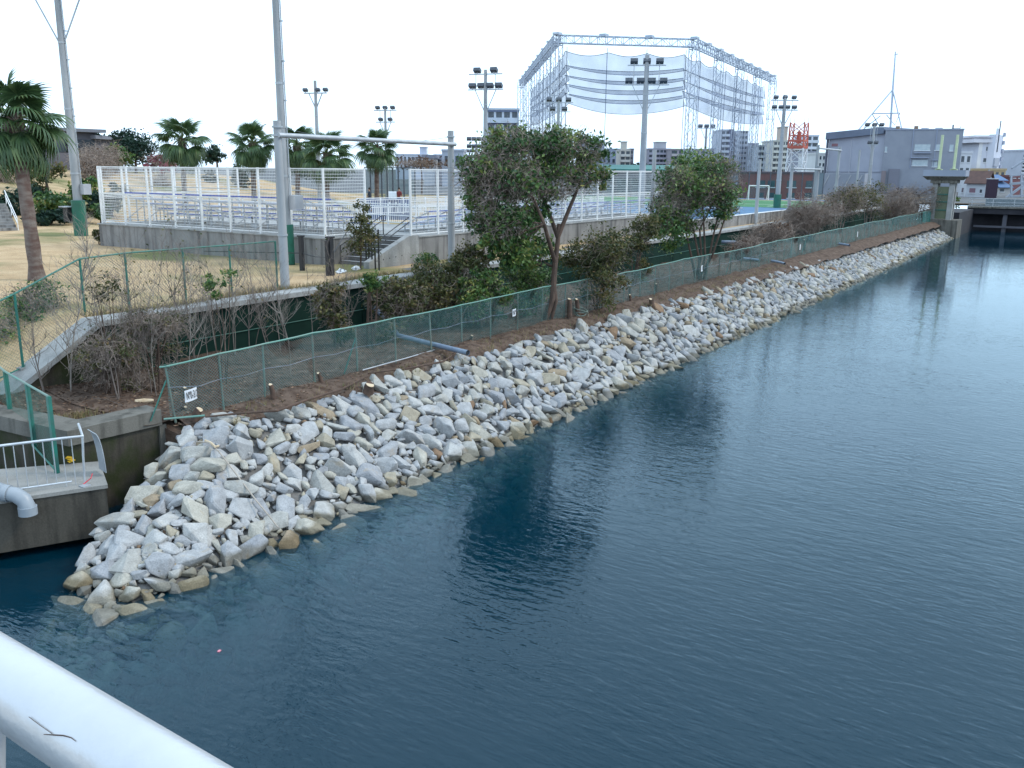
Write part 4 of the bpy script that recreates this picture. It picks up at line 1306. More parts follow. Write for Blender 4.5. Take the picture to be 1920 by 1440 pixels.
# front: several folds hanging in bellies
for d0, d1, s0, s1, sc in ((2.0, 4.4, 0.1, 1.0, 3), (4.1, 5.9, 0.8, 1.0, 0), (5.6, 7.3, 0.8, 1.1, 0), (6.9, 8.6, 0.9, 1.2, 0), (8.3, 9.9, 1.0, 1.5, 0)):
    net_sheet(cFL, cFR, d0, d1, s0, s1, sc, z0, M['netblue'])
for d0, d1, s0, s1, sc in ((2.0, 4.6, 0.1, 0.5, 7), (4.3, 6.3, 0.4, 0.7, 0), (6.0, 8.0, 0.5, 0.8, 0), (7.6, 9.9, 0.5, 0.9, 0)):
    net_sheet(cFR, cBR, d0, d1, s0, s1, sc, z0, M['netblue'])
    net_sheet(cFL, cBL, d0, d1, s0, s1, sc, z0, M['netblue'])
net_sheet(cFR, cBR, 2.2, TZ - FIELD - 0.3, 0.2, 0, 7, inw * 0.4, M['netpale'], rope=False)
net_sheet(cFL, cBL, 2.2, TZ - FIELD - 0.3, 0.2, 0, 7, inw * 0.4, M['netpale'], rope=False)
for k in range(4):
    for A, B in ((cFL, cFR),):
        p = lerp(A, B, k / 3)
        MB().tube([(p[0], p[1], TZ - 1.4), (p[0], p[1], FIELD)], 0.05, 5).build('hoist_cable', M['netrope'], nt_)
for k in range(1, 8):
    for A, B in ((cFR, cBR), (cFL, cBL)):
        p = lerp(A, B, k / 7)
        MB().tube([(p[0], p[1], TZ - 1.4), (p[0], p[1], FIELD)], 0.05, 5).build('hoist_cable', M['netrope'], nt_)

# ================================================================== buildings
BM = {}
def colour(c, d=0.88):
    k = tuple(round(q, 3) for q in c)
    if k not in BM: BM[k] = pm('facade_colour', c, tuple(q * d for q in c), 0.35, 0.85, 0, 0, 4)
    return BM[k]
PANE = {}
def pane_mesh(wd, ht, mat):
    """one window: frame, glass set back behind it; local x across, -y out"""
    k = (round(wd, 2), round(ht, 2), mat.name)
    if k not in PANE:
        PANE[k] = MB().box(-wd / 2, wd / 2, -0.03, 0.02, 0, ht).mesh('pane', mat), MB().box(-wd / 2 - 0.08, wd / 2 + 0.08, -0.16, 0.02, -0.14, -0.02).mesh('sill', M['plate'])
    return PANE[k]
class Block:
    """a building whose front stands square to nobody in particular: front edge p -> q, depth away from it"""
    def __init__(s, t, p, q, dep, zb, zt, mat, name='wall'):
        p, q = np.array(p[:2], float), np.array(q[:2], float)
        s.t = t; s.p = p; s.q = q; s.zb = zb; s.zt = zt
        s.L = np.linalg.norm(q - p)
        s.d = (q - p) / s.L
        s.n = np.array((s.d[1], -s.d[0]))       # outwards
        if s.n @ (CAM[:2] - p) < 0: s.n = -s.n
        s.dep = dep
        b = [p, q, q - s.n * dep, p - s.n * dep]
        s.wall = MB().prism(b, zb, zt).build(name, mat, t)
    def at(s, a, o=0.0): return s.p + s.d * a * s.L + s.n * o
    def strip(s, a0, a1, z0, z1, out, mat, name, parent=None):
        A, B = s.at(a0), s.at(a1)
        return MB().prism([A + s.n * out, B + s.n * out, B - s.n * 0.002 + s.n * 0.004, A + s.n * 0.002], z0, z1).build(name, mat, parent or s.t)
    def window(s, a, z, wd, ht, mat=None, sill=True):
        mw, ms = pane_mesh(wd, ht, mat or M['glass'])
        o = bpy.data.objects.new('window', mw)
        COL.objects.link(o)
        o.parent = s.t
        ORG[o.name] = ORG[s.t.name]
        c = s.at(a, 0.012)
        o.location = tuple(float(q) for q in np.array((c[0], c[1], z)) - ORG[s.t.name])
        o.rotation_euler = (0, 0, math.atan2(s.n[1], s.n[0]) + math.pi / 2)
        if sill:
            e = bpy.data.objects.new('sill', ms)
            COL.objects.link(e)
            e.parent = o
        return o
    def parapet(s, h, out, mat, name='parapet'):
        b = [s.p + (s.n - s.d) * out, s.q + (s.n + s.d) * out, s.q - s.n * (s.dep + out) + s.d * out, s.p - s.n * (s.dep + out) - s.d * out]
        return MB().prism(b, s.zt, s.zt + h).build(name, mat, s.t)
def apartment(label, u0, u1, vt, dist, col, floors, bays, dep=14, balcony=None, tower=None, zb=G, slab=None, cat='building', yaw=0.0):
    A, B = at_d(u0, 320, dist), at_d(u1, 320, dist)
    if yaw: B = A + np.array((*(Matrix.Rotation(yaw, 2) @ Vector((B - A)[:2])), 0))
    zt = at_d((u0 + u1) / 2, vt, dist)[2]
    t = thing('apartment_building', label, cat, (*((A + B) / 2)[:2], zb), 'town buildings on the skyline')
    b = Block(t, A, B, dep, zb, zt, colour(col))  # skyline colours kept pale and bluish; distance haze is put into them
    b.parapet(0.5, 0.15, colour(tuple(c * 0.92 for c in col)))
    fh = (zt - 7.0) / floors
    bw_ = b.L / bays
    for f in range(floors):
        z = 7.0 + fh * f
        if balcony:
            b.strip(0.02, 0.98, z - 0.1, z + fh * 0.38, 1.1, colour(balcony), 'balcony')
        for k in range(bays):
            b.window((k + 0.5) / bays, z + (0.40 * fh if balcony else 0.28 * fh), bw_ * (0.72 if balcony else 0.5), fh * (0.52 if balcony else 0.5), sill=not balcony)
        if slab: b.strip(0.0, 1.0, z + fh * 0.86, z + fh * 0.98, 0.2, colour(slab), 'floor_band')
    if tower:
        a0, a1, h, c = tower
        P_, Q_ = b.at(a0, -1), b.at(a1, -1)
        tb = Block(t, P_, Q_, dep * 0.5, zt + 0.5, zt + h, colour(c), 'roof_house')
        tb.parapet(0.3, 0.2, colour(tuple(q * 0.8 for q in c)), 'roof_cap')
    return t, b
apartment('pale apartment block left of the net tower', 913, 972, 208, 250, (0.50, 0.54, 0.60), 5, 4, balcony=(0.55, 0.60, 0.68), slab=(0.12, 0.15, 0.24))
apartment('grey blue block behind the crown of the big tree', 1092, 1131, 265, 330, (0.30, 0.34, 0.44), 4, 3, slab=(0.5, 0.55, 0.62))
apartment('low blue grey block right of the big tree', 1128, 1163, 281, 360, (0.34, 0.38, 0.48), 3, 4)
apartment('stepped cream block with a water tower', 1162, 1181, 283, 340, (0.56, 0.52, 0.46), 4, 2, tower=(0.25, 0.65, 3.2, (0.50, 0.47, 0.42)), balcony=(0.6, 0.57, 0.52))
apartment('narrow dark block beside the stepped cream one', 1180, 1187, 281, 350, (0.20, 0.19, 0.25), 4, 1)
apartment('brown gridded apartment block with a roof house', 1215, 1256, 281, 330, (0.30, 0.29, 0.34), 5, 6, tower=(0.35, 0.8, 2.6, (0.42, 0.42, 0.45)), balcony=(0.36, 0.35, 0.42))
apartment('long brown apartment block behind the second bank tree', 1256, 1352, 282, 320, (0.31, 0.28, 0.31), 4, 7, balcony=(0.46, 0.42, 0.42))
t_, b_ = apartment('tall apartment tower with a dark stair stripe', 1349, 1364, 246, 310, (0.46, 0.49, 0.55), 8, 2, balcony=(0.52, 0.55, 0.62))
A, B = at_d(1363, 320, 309), at_d(1372, 320, 309)
Block(t_, A, B, 12, G, at_d(1366, 243, 309)[2], colour((0.09, 0.10, 0.16)), 'stair_stripe')
A, B = at_d(1374, 320, 314), at_d(1399, 320, 314)
b2 = Block(t_, A, B, 12, G, at_d(1385, 246, 314)[2], colour((0.42, 0.45, 0.52)), 'side_wing')
for f in range(8):
    b2.strip(0.0, 0.25, 8 + f * 1.75, 8.7 + f * 1.75, 1.0, colour((0.6, 0.63, 0.68)), 'stair_landing')
    for k in range(3): b2.window(0.4 + 0.22 * k, 8.4 + f * 1.75, 0.7, 0.9)
apartment('low dark grey block beside the tall tower', 1399, 1419, 271, 330, (0.33, 0.33, 0.40), 4, 3, balcony=(0.40, 0.40, 0.47))
apartment('greenish grey block left of the red and white tower', 1419, 1447, 275, 300, (0.38, 0.42, 0.44), 5, 4, balcony=(0.44, 0.48, 0.5))
apartment('cream apartment block left behind the red and white tower', 1447, 1476, 266, 290, (0.52, 0.51, 0.46), 6, 4, balcony=(0.60, 0.59, 0.53), tower=(0.6, 0.9, 4.5, (0.48, 0.40, 0.34)))
apartment('cream apartment block right behind the red and white tower', 1476, 1508, 272, 300, (0.50, 0.50, 0.48), 6, 4, balcony=(0.58, 0.58, 0.55))
apartment('white block with a balcony column above the brick building', 1506, 1530, 256, 330, (0.58, 0.61, 0.68), 6, 2, balcony=(0.64, 0.67, 0.73))
apartment('dull grey block in front of the white one', 1504, 1528, 287, 250, (0.27, 0.28, 0.33), 4, 3, balcony=(0.36, 0.37, 0.42))
apartment('small white block beside the grey hall', 1527, 1546, 290, 230, (0.62, 0.63, 0.62), 3, 3)
apartment('long low white building far off beyond the palms', 742, 800, 291, 360, (0.55, 0.58, 0.66), 2, 8, tower=(0.78, 0.98, 3.0, (0.5, 0.53, 0.62)))
t_, b_ = apartment('modern grey house with two big windows far off', 829, 869, 284, 220, (0.42, 0.45, 0.52), 1, 2, zb=G)
t_, b_ = apartment('small pale house with a hipped roof far off', 795, 815, 297, 230, (0.50, 0.52, 0.56), 1, 2)
b_.parapet(0.9, 0.5, colour((0.22, 0.24, 0.30)), 'roof')
apartment('grey box building between the far houses', 814, 832, 293, 240, (0.34, 0.36, 0.43), 1, 1)
# ---- green shed roof line behind the white fence
gs = thing('green_shed', 'long low green roofed shed behind the right hand white fence', 'shed', at_d(1190, 330, 150))
A, B = at_d(1120, 330, 150), at_d(1290, 330, 150)
b_ = Block(gs, A, B, 8, FIELD, at_d(1190, 320, 150)[2], colour((0.10, 0.13, 0.16)))
MB().prism([b_.at(-0.01, 0.8), b_.at(1.01, 0.8), b_.at(1.01, -8.5), b_.at(-0.01, -8.5)], b_.zt, [b_.zt + 0.25, b_.zt + 0.25, b_.zt + 1.0, b_.zt + 1.0]).build('roof', pm('green_roof', (0.06, 0.22, 0.19), (0.05, 0.17, 0.15), 0.5, 0.7), gs)
for k in range(8): b_.window(0.06 + 0.125 * k, 5.4, 1.2, 1.1)
# ---- brick building and net behind the pitch
bb = thing('brick_building', 'two storey red brick building behind the goal', 'building', at_d(1475, 340, 128))
A, B = at_d(1415, 340, 128), at_d(1527, 340, 128)
M['brick'] = pm('red_brick', (0.24, 0.07, 0.06), (0.19, 0.055, 0.05), 1.0, 0.9, 0.2)
b_ = Block(bb, A, B, 10, G, at_d(1475, 326, 128)[2], M['brick'])
b_.parapet(0.3, 0.1, colour((0.12, 0.05, 0.06)))
for k, a in enumerate((0.1, 0.28, 0.62, 0.92)):
    b_.window(a, 5.7, 1.0 if k % 2 else 1.3, 0.9, M['glass'])
    b_.window(a, 4.2, 1.1, 0.7, M['glass'])
b_.strip(0.42, 0.45, G, b_.zt - 0.3, 0.12, colour((0.1, 0.04, 0.045)), 'downpipe')
def net_fence(label, u0, u1, vt, dist, n, zb, dist2=None, mat=None):
    A, B = at_d(u0, 330, dist), at_d(u1, 330, dist2 or dist)
    zt = at_d((u0 + u1) / 2, vt, (dist + (dist2 or dist)) / 2)[2]
    t = thing('net_fence', label, 'net fence', (*((A + B) / 2)[:2], zb))
    for k in range(n + 1):
        p = lerp(A, B, k / n)
        MB().tube([(p[0], p[1], zb), (p[0], p[1], zt)], 0.07, 8).build('net_post', M['lamp'], t, True)
        if k < n:
            q = lerp(A, B, (k + 1) / n)
            MB().quad((p[0], p[1], zb), (q[0], q[1], zb), (q[0], q[1], zt), (p[0], p[1], zt)).build('net_panel', mat or M['netteal'], t)
    MB().tube([(*A[:2], zt), (*B[:2], zt)], 0.04, 6).build('top_cable', M['lamp'], t)
    return t
net_fence('teal net fence behind the pitch and goal', 1345, 1545, 323, 119, 10, FIELD)
net_fence('dark green net fence beyond the gap in the white fences', 684, 778, 314, 88, 9, FIELD - 0.4)
net_fence('teal net fence far behind the right hand stands', 1100, 1350, 334, 124, 9, FIELD)
# things seen through that gap
for u, v, vt, wd, lab in ((712, 384, 373, 2.6, 'low blue padded box beside the lone palm trunk'), (737, 384, 372, 0.85, 'tall blue padded box under the white board'), (756, 385, 374, 0.8, 'blue padded box nearest the white fence end')):
    d0 = 62
    p = at_d(u, 378, d0)
    zt = at_d(u, vt, d0)[2]
    t = thing('padded_box', lab, 'padded box', (p[0], p[1], FIELD))
    r_ = np.array((RT[0], RT[1], 0)) / np.hypot(RT[0], RT[1])
    f_ = np.array((FW[0], FW[1], 0)) / np.hypot(FW[0], FW[1])
    MB().obox((p[0], p[1], (FIELD + zt) / 2), r_ * wd / 2, f_ * 0.35, (0, 0, (zt - FIELD) / 2)).build('box_body', M['bluebox'], t)
    for k, s in enumerate((-0.25, 0.28)):
        if wd < 2: MB().obox((p[0] - f_[0] * 0.36 + r_[0] * wd * s, p[1] - f_[1] * 0.36 + r_[1] * wd * s, zt - 0.32), r_ * 0.07, f_ * 0.012, (0, 0, 0.09)).build('paper_label', M['plate'], t)
p = at_d(736, 366, 61)
t = thing('white_board', 'white board propped on the tall blue box', 'board', (p[0], p[1], p[2] - 0.3))
MB().obox(p, r_ * 0.27, f_ * 0.03 + np.array((0, 0, 0.02)), (0, 0, 0.22)).build('board', M['plate'], t)
MB().obox(p + np.array((0, 0, -0.235)), r_ * 0.27, f_ * 0.05, (0, 0, 0.012)).build('board_ledge', M['galv'], t)

# ---- grey hall
M['hall'] = pm('hall_render', (0.275, 0.29, 0.335), (0.24, 0.255, 0.30), 0.5, 0.85)
M['hall2'] = pm('ribbed_cladding', (0.40, 0.42, 0.49), (0.36, 0.38, 0.45), 0.5, 0.8)
gh = thing('grey_hall', 'big blue grey hall with a flat block and a lean curved wing', 'building', at_d(1680, 340, 185))
A, B = at_d(1652, 330, 185), at_d(1797, 330, 180)
b_ = Block(gh, A, B, 26, G, at_d(1720, 245, 183)[2], M['hall'], 'main_block')
b_.parapet(0.25, 0.1, colour((0.27, 0.30, 0.38)))
A2, B2 = at_d(1549, 330, 196), at_d(1652, 330, 186)
zl, zr = at_d(1549, 258, 196)[2], at_d(1652, 246, 186)[2]
wing = Block(gh, A2, B2, 24, G, zl, M['hall2'], 'wing')
nb = wing.n * 24
MB().prism([wing.p, wing.q, wing.q - nb, wing.p - nb], zl, [zl + 0.02, zr, zr, zl + 0.02]).build('wing_top', M['hall2'], gh)
o1 = wing.n * 0.7
MB().prism([wing.p + o1 - wing.d * 0.5, wing.q + o1, wing.q - nb, wing.p - nb - wing.d * 0.5], [zl - 0.5, zr - 0.55, zr - 0.55, zl - 0.5], [zl + 0.95, zr + 0.75, zr + 0.75, zl + 0.95]).build('wing_roof', pm('hall_roof', (0.17, 0.20, 0.27), (0.14, 0.17, 0.23), 0.4, 0.8), gh)
wing.strip(-0.025, -0.002, G, zl - 0.5, 0.5, colour((0.12, 0.13, 0.17)), 'corner_pier')
for a in (0.42, 0.78): wing.strip(a, a + 0.012, G, zl - 0.6, 0.15, colour((0.5, 0.52, 0.58)), 'downpipe')
wing.strip(0.06, 0.17, zl - 1.9, zl - 1.35, 0.1, colour((0.30, 0.16, 0.18)), 'louvre')
wing.strip(0.0, 0.99, 7.9, 8.1, 0.12, colour((0.33, 0.35, 0.42)), 'ledge')
A3, B3 = at_d(1535, 345, 172), at_d(1620, 345, 168)
lean = Block(gh, A3, B3, 8, G, at_d(1575, 325, 170)[2], colour((0.28, 0.30, 0.35)), 'lean_to')
for k in range(4):
    c = [lean.at(0.10 + 0.24 * k, 0.06), lean.at(0.22 + 0.24 * k, 0.06)]
    MB().bar((*c[0], lean.zt - 2.6), (*c[1], lean.zt - 0.3), 0.16).build('white_strut', M['plank'], gh)
for a, z, wd, ht in ((0.50, 12.3, 2.9, 1.15), (0.70, 12.35, 1.2, 1.1), (0.87, 12.2, 0.7, 1.2), (0.49, 9.3, 2.9, 1.1), (0.68, 9.1, 0.9, 1.1), (0.03, 12.0, 0.4, 1.0)):
    b_.window(a, z, wd, ht, M['palepane'])
b_.strip(0.40, 0.62, 11.7, 11.9, 0.5, colour((0.30, 0.33, 0.42)), 'window_hood')
b_.strip(0.36, 0.60, 10.75, 10.95, 0.5, colour((0.30, 0.33, 0.42)), 'window_hood')
b_.strip(0.64, 0.72, 10.3, 10.45, 0.5, colour((0.30, 0.33, 0.42)), 'window_hood')
for a in (0.36, 0.66): b_.strip(a, a + 0.012, 8.8, b_.zt, 0.12, colour((0.28, 0.31, 0.40)), 'downpipe')
b_.strip(0.10, 0.24, G, 8.6, 0.5, colour((0.20, 0.20, 0.24)), 'brown_annex')
b_.strip(0.0, 0.06, G, 8.2, 0.5, colour((0.24, 0.20, 0.21)), 'brown_pier')
for a in (0.16, 0.40):
    c = b_.at(a, -2.0)
    MB().box(c[0] - 0.35, c[0] + 0.35, c[1] - 0.35, c[1] + 0.35, b_.zt, b_.zt + 0.9).build('chimney', colour((0.25, 0.17, 0.12)), gh)
for a in (0.52, 0.70):
    c = b_.at(a, -3.0)
    MB().box(c[0] - 0.9, c[0] + 0.9, c[1] - 0.6, c[1] + 0.6, b_.zt + 0.25, b_.zt + 0.55).build('roof_unit', colour((0.5, 0.53, 0.58)), gh)
c = b_.at(0.87, -2.0)
MB().tube([(*c, b_.zt), (*c, b_.zt + 1.1)], 0.15, 8).build('roof_vent', M['lamp'], gh)
MB().tube([(*c, b_.zt + 0.35), (*b_.at(0.96, -2.0), b_.zt + 0.35), (*b_.at(0.97, -2.0), b_.zt + 0.8)], 0.07, 6).build('roof_pipe', M['lamp'], gh)
# ---- lattice aerial behind the hall
la = thing('aerial_mast', 'thin grey tripod aerial mast rising behind the hall roof', 'aerial mast', at_d(1668, 300, 215))
D = 215
def pt(u, v, dd=0.0): return at_d(u, v, D + dd)
ap = pt(1674, 168)
for q in (pt(1600, 255, -3), pt(1694, 255, -3), pt(1668, 262, 6)): MB().tube([q + (q - ap) * 0.4, ap], 0.16, 6).build('stay_leg', M['truss'], la)
MB().tube([pt(1668, 262), ap, pt(1679, 97)], [0.26, 0.24, 0.14], 8).build('mast_pole', M['truss'], la)
MB().tube([pt(1635, 213, -1), pt(1687, 212, -1)], 0.15, 6).build('cross_tie', M['truss'], la)
MB().tube([pt(1635, 213, -1), pt(1651, 240, 1)], 0.1, 6).build('tie_brace', M['truss'], la)
MB().tube([pt(1651, 217, 0), pt(1609, 250, 0)], 0.12, 6).build('tie_brace', M['truss'], la)
MB().tube([pt(1662, 215, 0), pt(1678, 235, 0), pt(1687, 213, -1)], 0.12, 6).build('tie_brace', M['truss'], la)
MB().tube([pt(1677, 103), pt(1684, 101)], 0.12, 6).build('aerial_arm', M['truss'], la)
# ---- red and white tower
rt = thing('red_white_tower', 'stub of a red and white lattice tower on the skyline', 'tower', at_d(1492, 320, 190))
M['red'] = pm('signal_red', (0.55, 0.15, 0.10), (0.48, 0.12, 0.09), 0.5, 0.7)
D = 190
cen = at_d(1492, 320, D)
zA, zB, zC = at_d(1492, 324, D)[2], at_d(1492, 278, D)[2], at_d(1495, 231, D)[2]
def corner(i, z):
    w_ = (2.35 - 0.3 * (z - zA) / (zC - zA))
    s = [(-1, -1), (1, -1), (1, 1), (-1, 1)][i]
    return np.array((cen[0] + s[0] * w_ * 0.72, cen[1] + s[1] * w_ * 0.72, z))
for lo, hi, mat, n, nm in ((zA - 6, zB, M['plate'], 4, 'white_lattice'), (zB, zC, M['red'], 2, 'red_lattice')):
    for i in range(4):
        mb = MB()
        j = (i + 1) % 4
        mb.bar(corner(i, lo), corner(i, hi), 0.22)
        for k in range(n):
            z0_, z1_ = lo + (hi - lo) * k / n, lo + (hi - lo) * (k + 1) / n
            mb.bar(corner(i, z0_), corner(j, z1_), 0.13)
            mb.bar(corner(j, z0_), corner(i, z1_), 0.13)
            mb.bar(corner(i, z0_), corner(j, z0_), 0.16)
        mb.build(nm, mat, rt)
for z in (zB + 0.3, zB + 1.5):
    mb = MB()
    for i in range(4): mb.bar(corner(i, z) * (1, 1, 1), corner((i + 1) % 4, z), 0.2, 0.35)
    mb.build('red_platform', M['red'], rt)
MB().tube([cen * (1, 1, 0) + (0.5, 0, zB + 1), cen * (1, 1, 0) + (0.5, 0, zB + 3.4)], [0.55, 0.4], 10).build('red_dish_drum', M['red'], rt, True)
for i in range(4): MB().tube([corner(i, zC), corner(i, zC + 1.1)], 0.06, 6).build('lightning_rod', M['plate'], rt)

# ---- sluice gate tower at the far end of the stones
sx, sy = 125.2, 17.0
st_ = thing('sluice_tower', 'old sluice gate tower with two pale yellow lifting screws', 'sluice tower', (sx, sy, 1.0))
M['yellow'] = pm('pale_yellow_paint', (0.52, 0.58, 0.36), (0.46, 0.52, 0.33), 2, 0.6)
for dx, dy in ((-0.8, -0.95), (0.8, -0.95), (-0.8, 0.95), (0.8, 0.95)):
    MB().box(sx + dx - 0.3, sx + dx + 0.3, sy + dy - 0.3, sy + dy + 0.3, 2.2, 6.9).build('leg', M['conc'], st_)
MB().box(sx - 0.95, sx - 0.85, sy - 0.9, sy + 0.9, 2.3, 6.2).build('gate_leaf', pm('olive_gate', (0.13, 0.15, 0.09), (0.10, 0.12, 0.08), 1, 0.7), st_)
for zz in (3.3, 4.3, 5.2): MB().box(sx - 1.04, sx - 0.96, sy - 0.9, sy + 0.9, zz, zz + 0.12).build('gate_rib', M['greenwire'], st_)
MB().loft([(sx - 1.5, sy - 1.9, 7.0), (sx + 1.5, sy - 1.9, 7.0), (sx + 1.5, sy + 1.9, 7.0), (sx - 1.5, sy + 1.9, 7.0)], [(sx - 1.9, sy - 2.4, 7.45), (sx + 1.8, sy - 2.4, 7.45), (sx + 1.8, sy + 2.4, 7.45), (sx - 1.9, sy + 2.4, 7.45)]).build('deck_slab', M['cap'], st_)
MB().box(sx - 1.4, sx + 1.4, sy - 1.5, sy + 1.5, 6.6, 6.99).build('head_beam', M['cap'], st_)
pr = MB().box(sx - 1.85, sx - 1.79, sy - 2.36, sy + 2.36, 7.46, 8.2).build('deck_parapet', colour((0.28, 0.31, 0.38)), st_)
MB().box(sx - 1.78, sx + 1.7, sy - 2.38, sy - 2.32, 7.46, 8.2).build('deck_parapet', colour((0.28, 0.31, 0.38)), st_)
for dy in (0.85, -0.85):
    MB().tube([(sx - 0.4, sy + dy, 7.4), (sx - 0.4, sy + dy, 12.4)], 0.16, 10).build('lifting_screw', M['yellow'], st_, True)
    MB().box(sx - 0.8, sx, sy + dy - 0.4, sy + dy + 0.4, 7.46, 8.3).build('gearbox', M['yellow'], st_)
    MB().tube([(sx - 0.8, sy + dy, 8.3), (sx - 0.8, sy + dy, 8.36)], 0.35, 12).build('hand_wheel', M['yellow'], st_, True)
MB().box(sx - 2.2, sx + 1.9, sy - 2.2, sy + 2.4, -1.0, 2.2).build('base', M['cap'], st_)
MB().box(sx - 2.26, sx - 2.2, sy + 0.9, sy + 1.8, 1.9, 3.1).build('green_door', pm('teal_door', (0.04, 0.22, 0.17), None, 2, 0.6), st_)
# ---- dark bridge across the end of the canal
db = thing('dark_bridge', 'dark low bridge closing the end of the canal with a grey railing', 'bridge', (143, 0, 0))
M['dark'] = pm('dark_bridge_concrete', (0.028, 0.027, 0.034), (0.018, 0.018, 0.024), 0.8, 0.9)
MB().box(141.5, 146.5, -70, 16.0, 2.4, 3.15).build('deck_beam', M['dark'], db)
MB().box(143.8, 146.4, -70, 16.0, -2.0, 2.38).build('back_wall', M['dark'], db)
MB().box(141.3, 143, -70, 16.0, 3.16, 3.4).build('kerb', M['cap'], db)
MB().box(119.2, 3000, 23.7, 3000, G - 0.3, G + 0.02).box(146.6, 3000, -3000, 23.68, G - 0.3, G + 0.02).build('road', pm('town_asphalt', (0.075, 0.08, 0.085), (0.11, 0.11, 0.11), 0.1, 0.9), kind='structure')
MB().prism([(127.2, 15.2), (141.4, 15.2), (141.4, 20), (127.2, 20)], -2.0, 3.0).build('abutment', M['dark'], db)
for k in range(7): MB().box(141.8, 142.6, 11 - k * 9.5, 11.5 - k * 9.5, -2, 2.38).build('pier', pm('pier_concrete', (0.10, 0.10, 0.12), None, 1, 0.9) if k == 0 else bpy.data.materials['pier_concrete'], db)
MB().box(141.6, 142.2, -70, 15, 0.55, 0.8).build('waling', bpy.data.materials['pier_concrete'], db)
for zz in (4.45, 3.95, 3.6): MB().tube([(141.5, -70, zz), (141.5, 15.9, zz)], 0.05, 6).build('railing_tube', M['galv'], db)
for k in range(30): MB().tube([(141.5, 15.5 - k * 2.6, 3.4), (141.5, 15.5 - k * 2.6, 4.5)], 0.05, 6).build('railing_post', M['galv'], db)
MB().box(143.2, 143.25, -70, 14, 3.4, 4.4).build('mesh_screen', veil_mat('grey_mesh', (0.16, 0.21, 0.24), 0.6), db)
tp = tag(MB().obox((142.4, 2.6, 3.75), (0.25, 0, 0), (0.05, 4.6, 0), (0, 0, 0.3)).build('green_tarpaulin', pm('teal_tarpaulin', (0.04, 0.34, 0.27), (0.03, 0.26, 0.22), 0.7, 0.6, 0.5)), 'bright teal tarpaulin bundled along the bridge railing', 'tarpaulin')
# ---- white house with a brown roof
hs = thing('white_house', 'small white house with a steep brown roof beyond the bridge', 'house', at_d(1826, 360, 165))
D = 165
A, B = at_d(1811, 360, D), at_d(1847, 360, D - 2)
zb_ = G
ze, zr_ = at_d(1826, 342, D)[2], at_d(1826, 321.5, D)[2]
b_ = Block(hs, A, B, 5.0, zb_, ze, colour((0.50, 0.52, 0.56)))
A2 = at_d(1798, 352, D + 3)
n5 = b_.n * 5.0
mid = b_.p - n5 / 2
MB().loft([(*b_.p, ze), (*(b_.p - n5), ze), (*(b_.p - n5 * 0.5), zr_ - 0.25)], [(*(b_.q - b_.d * 0.02), ze), (*(b_.q - n5 - b_.d * 0.02), ze), (*(b_.q - n5 * 0.5 - b_.d * 0.02), zr_ - 0.25)]).build('gable', colour((0.60, 0.58, 0.56)), hs)
rfm = pm('brown_roof_tiles', (0.105, 0.055, 0.045), (0.075, 0.042, 0.036), 1.5, 0.8, 0.4)
for s in (0, 1):
    e = b_.p + b_.n * 0.5 if s == 0 else b_.p - n5 - b_.n * 0.5
    f_e = b_.q + b_.n * 0.5 if s == 0 else b_.q - n5 - b_.n * 0.5
    k0, k1 = b_.p - n5 * 0.5 - b_.d * 0.4, b_.q - n5 * 0.5 + b_.d * 0.4
    lo = ze - 0.25
    P4 = [(*(e - b_.d * 0.4), lo), (*(f_e + b_.d * 0.4), lo), (*k1, zr_), (*k0, zr_)]
    MB().loft(P4, [tuple(np.array(q) + (0, 0, 0.12)) for q in P4]).build('roof', rfm, hs)
b_.window(0.33, 4.4, 1.0, 0.8, colour((0.22, 0.13, 0.16)))
b_.window(0.78, 4.4, 0.35, 0.6)
gA_, gB_ = b_.p - n5, b_.p
side = Block(hs, A2, A, 0.5, zb_, ze - 0.4, colour((0.62, 0.63, 0.66)), 'side_wing')
side.window(0.55, 4.4, 0.75, 0.8, colour((0.16, 0.13, 0.15)))
# ---- white tall building with a stair tower
wt = thing('white_stair_building', 'tall white building with stair windows and a banded top', 'building', at_d(1845, 330, 215))
D = 215
A, B = at_d(1829, 330, D), at_d(1858, 330, D)
b_ = Block(wt, A, B, 10, G, at_d(1845, 268, D)[2], colour((0.56, 0.58, 0.66)))
A2, B2 = at_d(1819, 330, D + 4), at_d(1828.7, 330, D)
s2 = Block(wt, A2, B2, 0.8, G, at_d(1824, 268, D)[2], colour((0.66, 0.66, 0.68)), 'lit_wing')  # light on this face is put into its paler colour
for z0_, z1_ in ((262, 268), (257, 258.5)):
    za, zb2 = at_d(1845, z1_, D)[2], at_d(1845, z0_, D)[2]
    MB().prism([b_.at(-0.45, 0.6), b_.at(1.0, 0.6), b_.at(1.0, -9), b_.at(-0.45, -9)], za, zb2).build('top_band', colour((0.62, 0.61, 0.66)), wt)
za = at_d(1845, 257, D)[2]
MB().prism([b_.at(-0.35, 0.2), b_.at(1.0, 0.2), b_.at(1.0, -9), b_.at(-0.35, -9)], b_.zt, za + 0.3).build('top_storey', colour((0.55, 0.53, 0.57)), wt)
A3, B3 = at_d(1858.3, 330, D - 1), at_d(1872, 330, D + 5)
s3 = Block(wt, A3, B3, 1.5, G, at_d(1866, 253, D)[2], colour((0.57, 0.60, 0.69)), 'stair_tower')
for f in range(5): s3.strip(0.9, 1.12, 9 + 1.9 * f, 9.9 + 1.9 * f, 0.3, colour((0.3, 0.33, 0.42)), 'stair_balcony')
s3.strip(0.02, 0.62, 9.5, 11.5, 0.4, colour((0.34, 0.37, 0.44)), 'glazed_landing')
MB().tube([(*s3.at(0.3, 0.1), s3.zt - 4), (*s3.at(0.3, 0.1), s3.zt + 3.2)], 0.12, 6).build('roof_aerial', M['lamp'], wt)
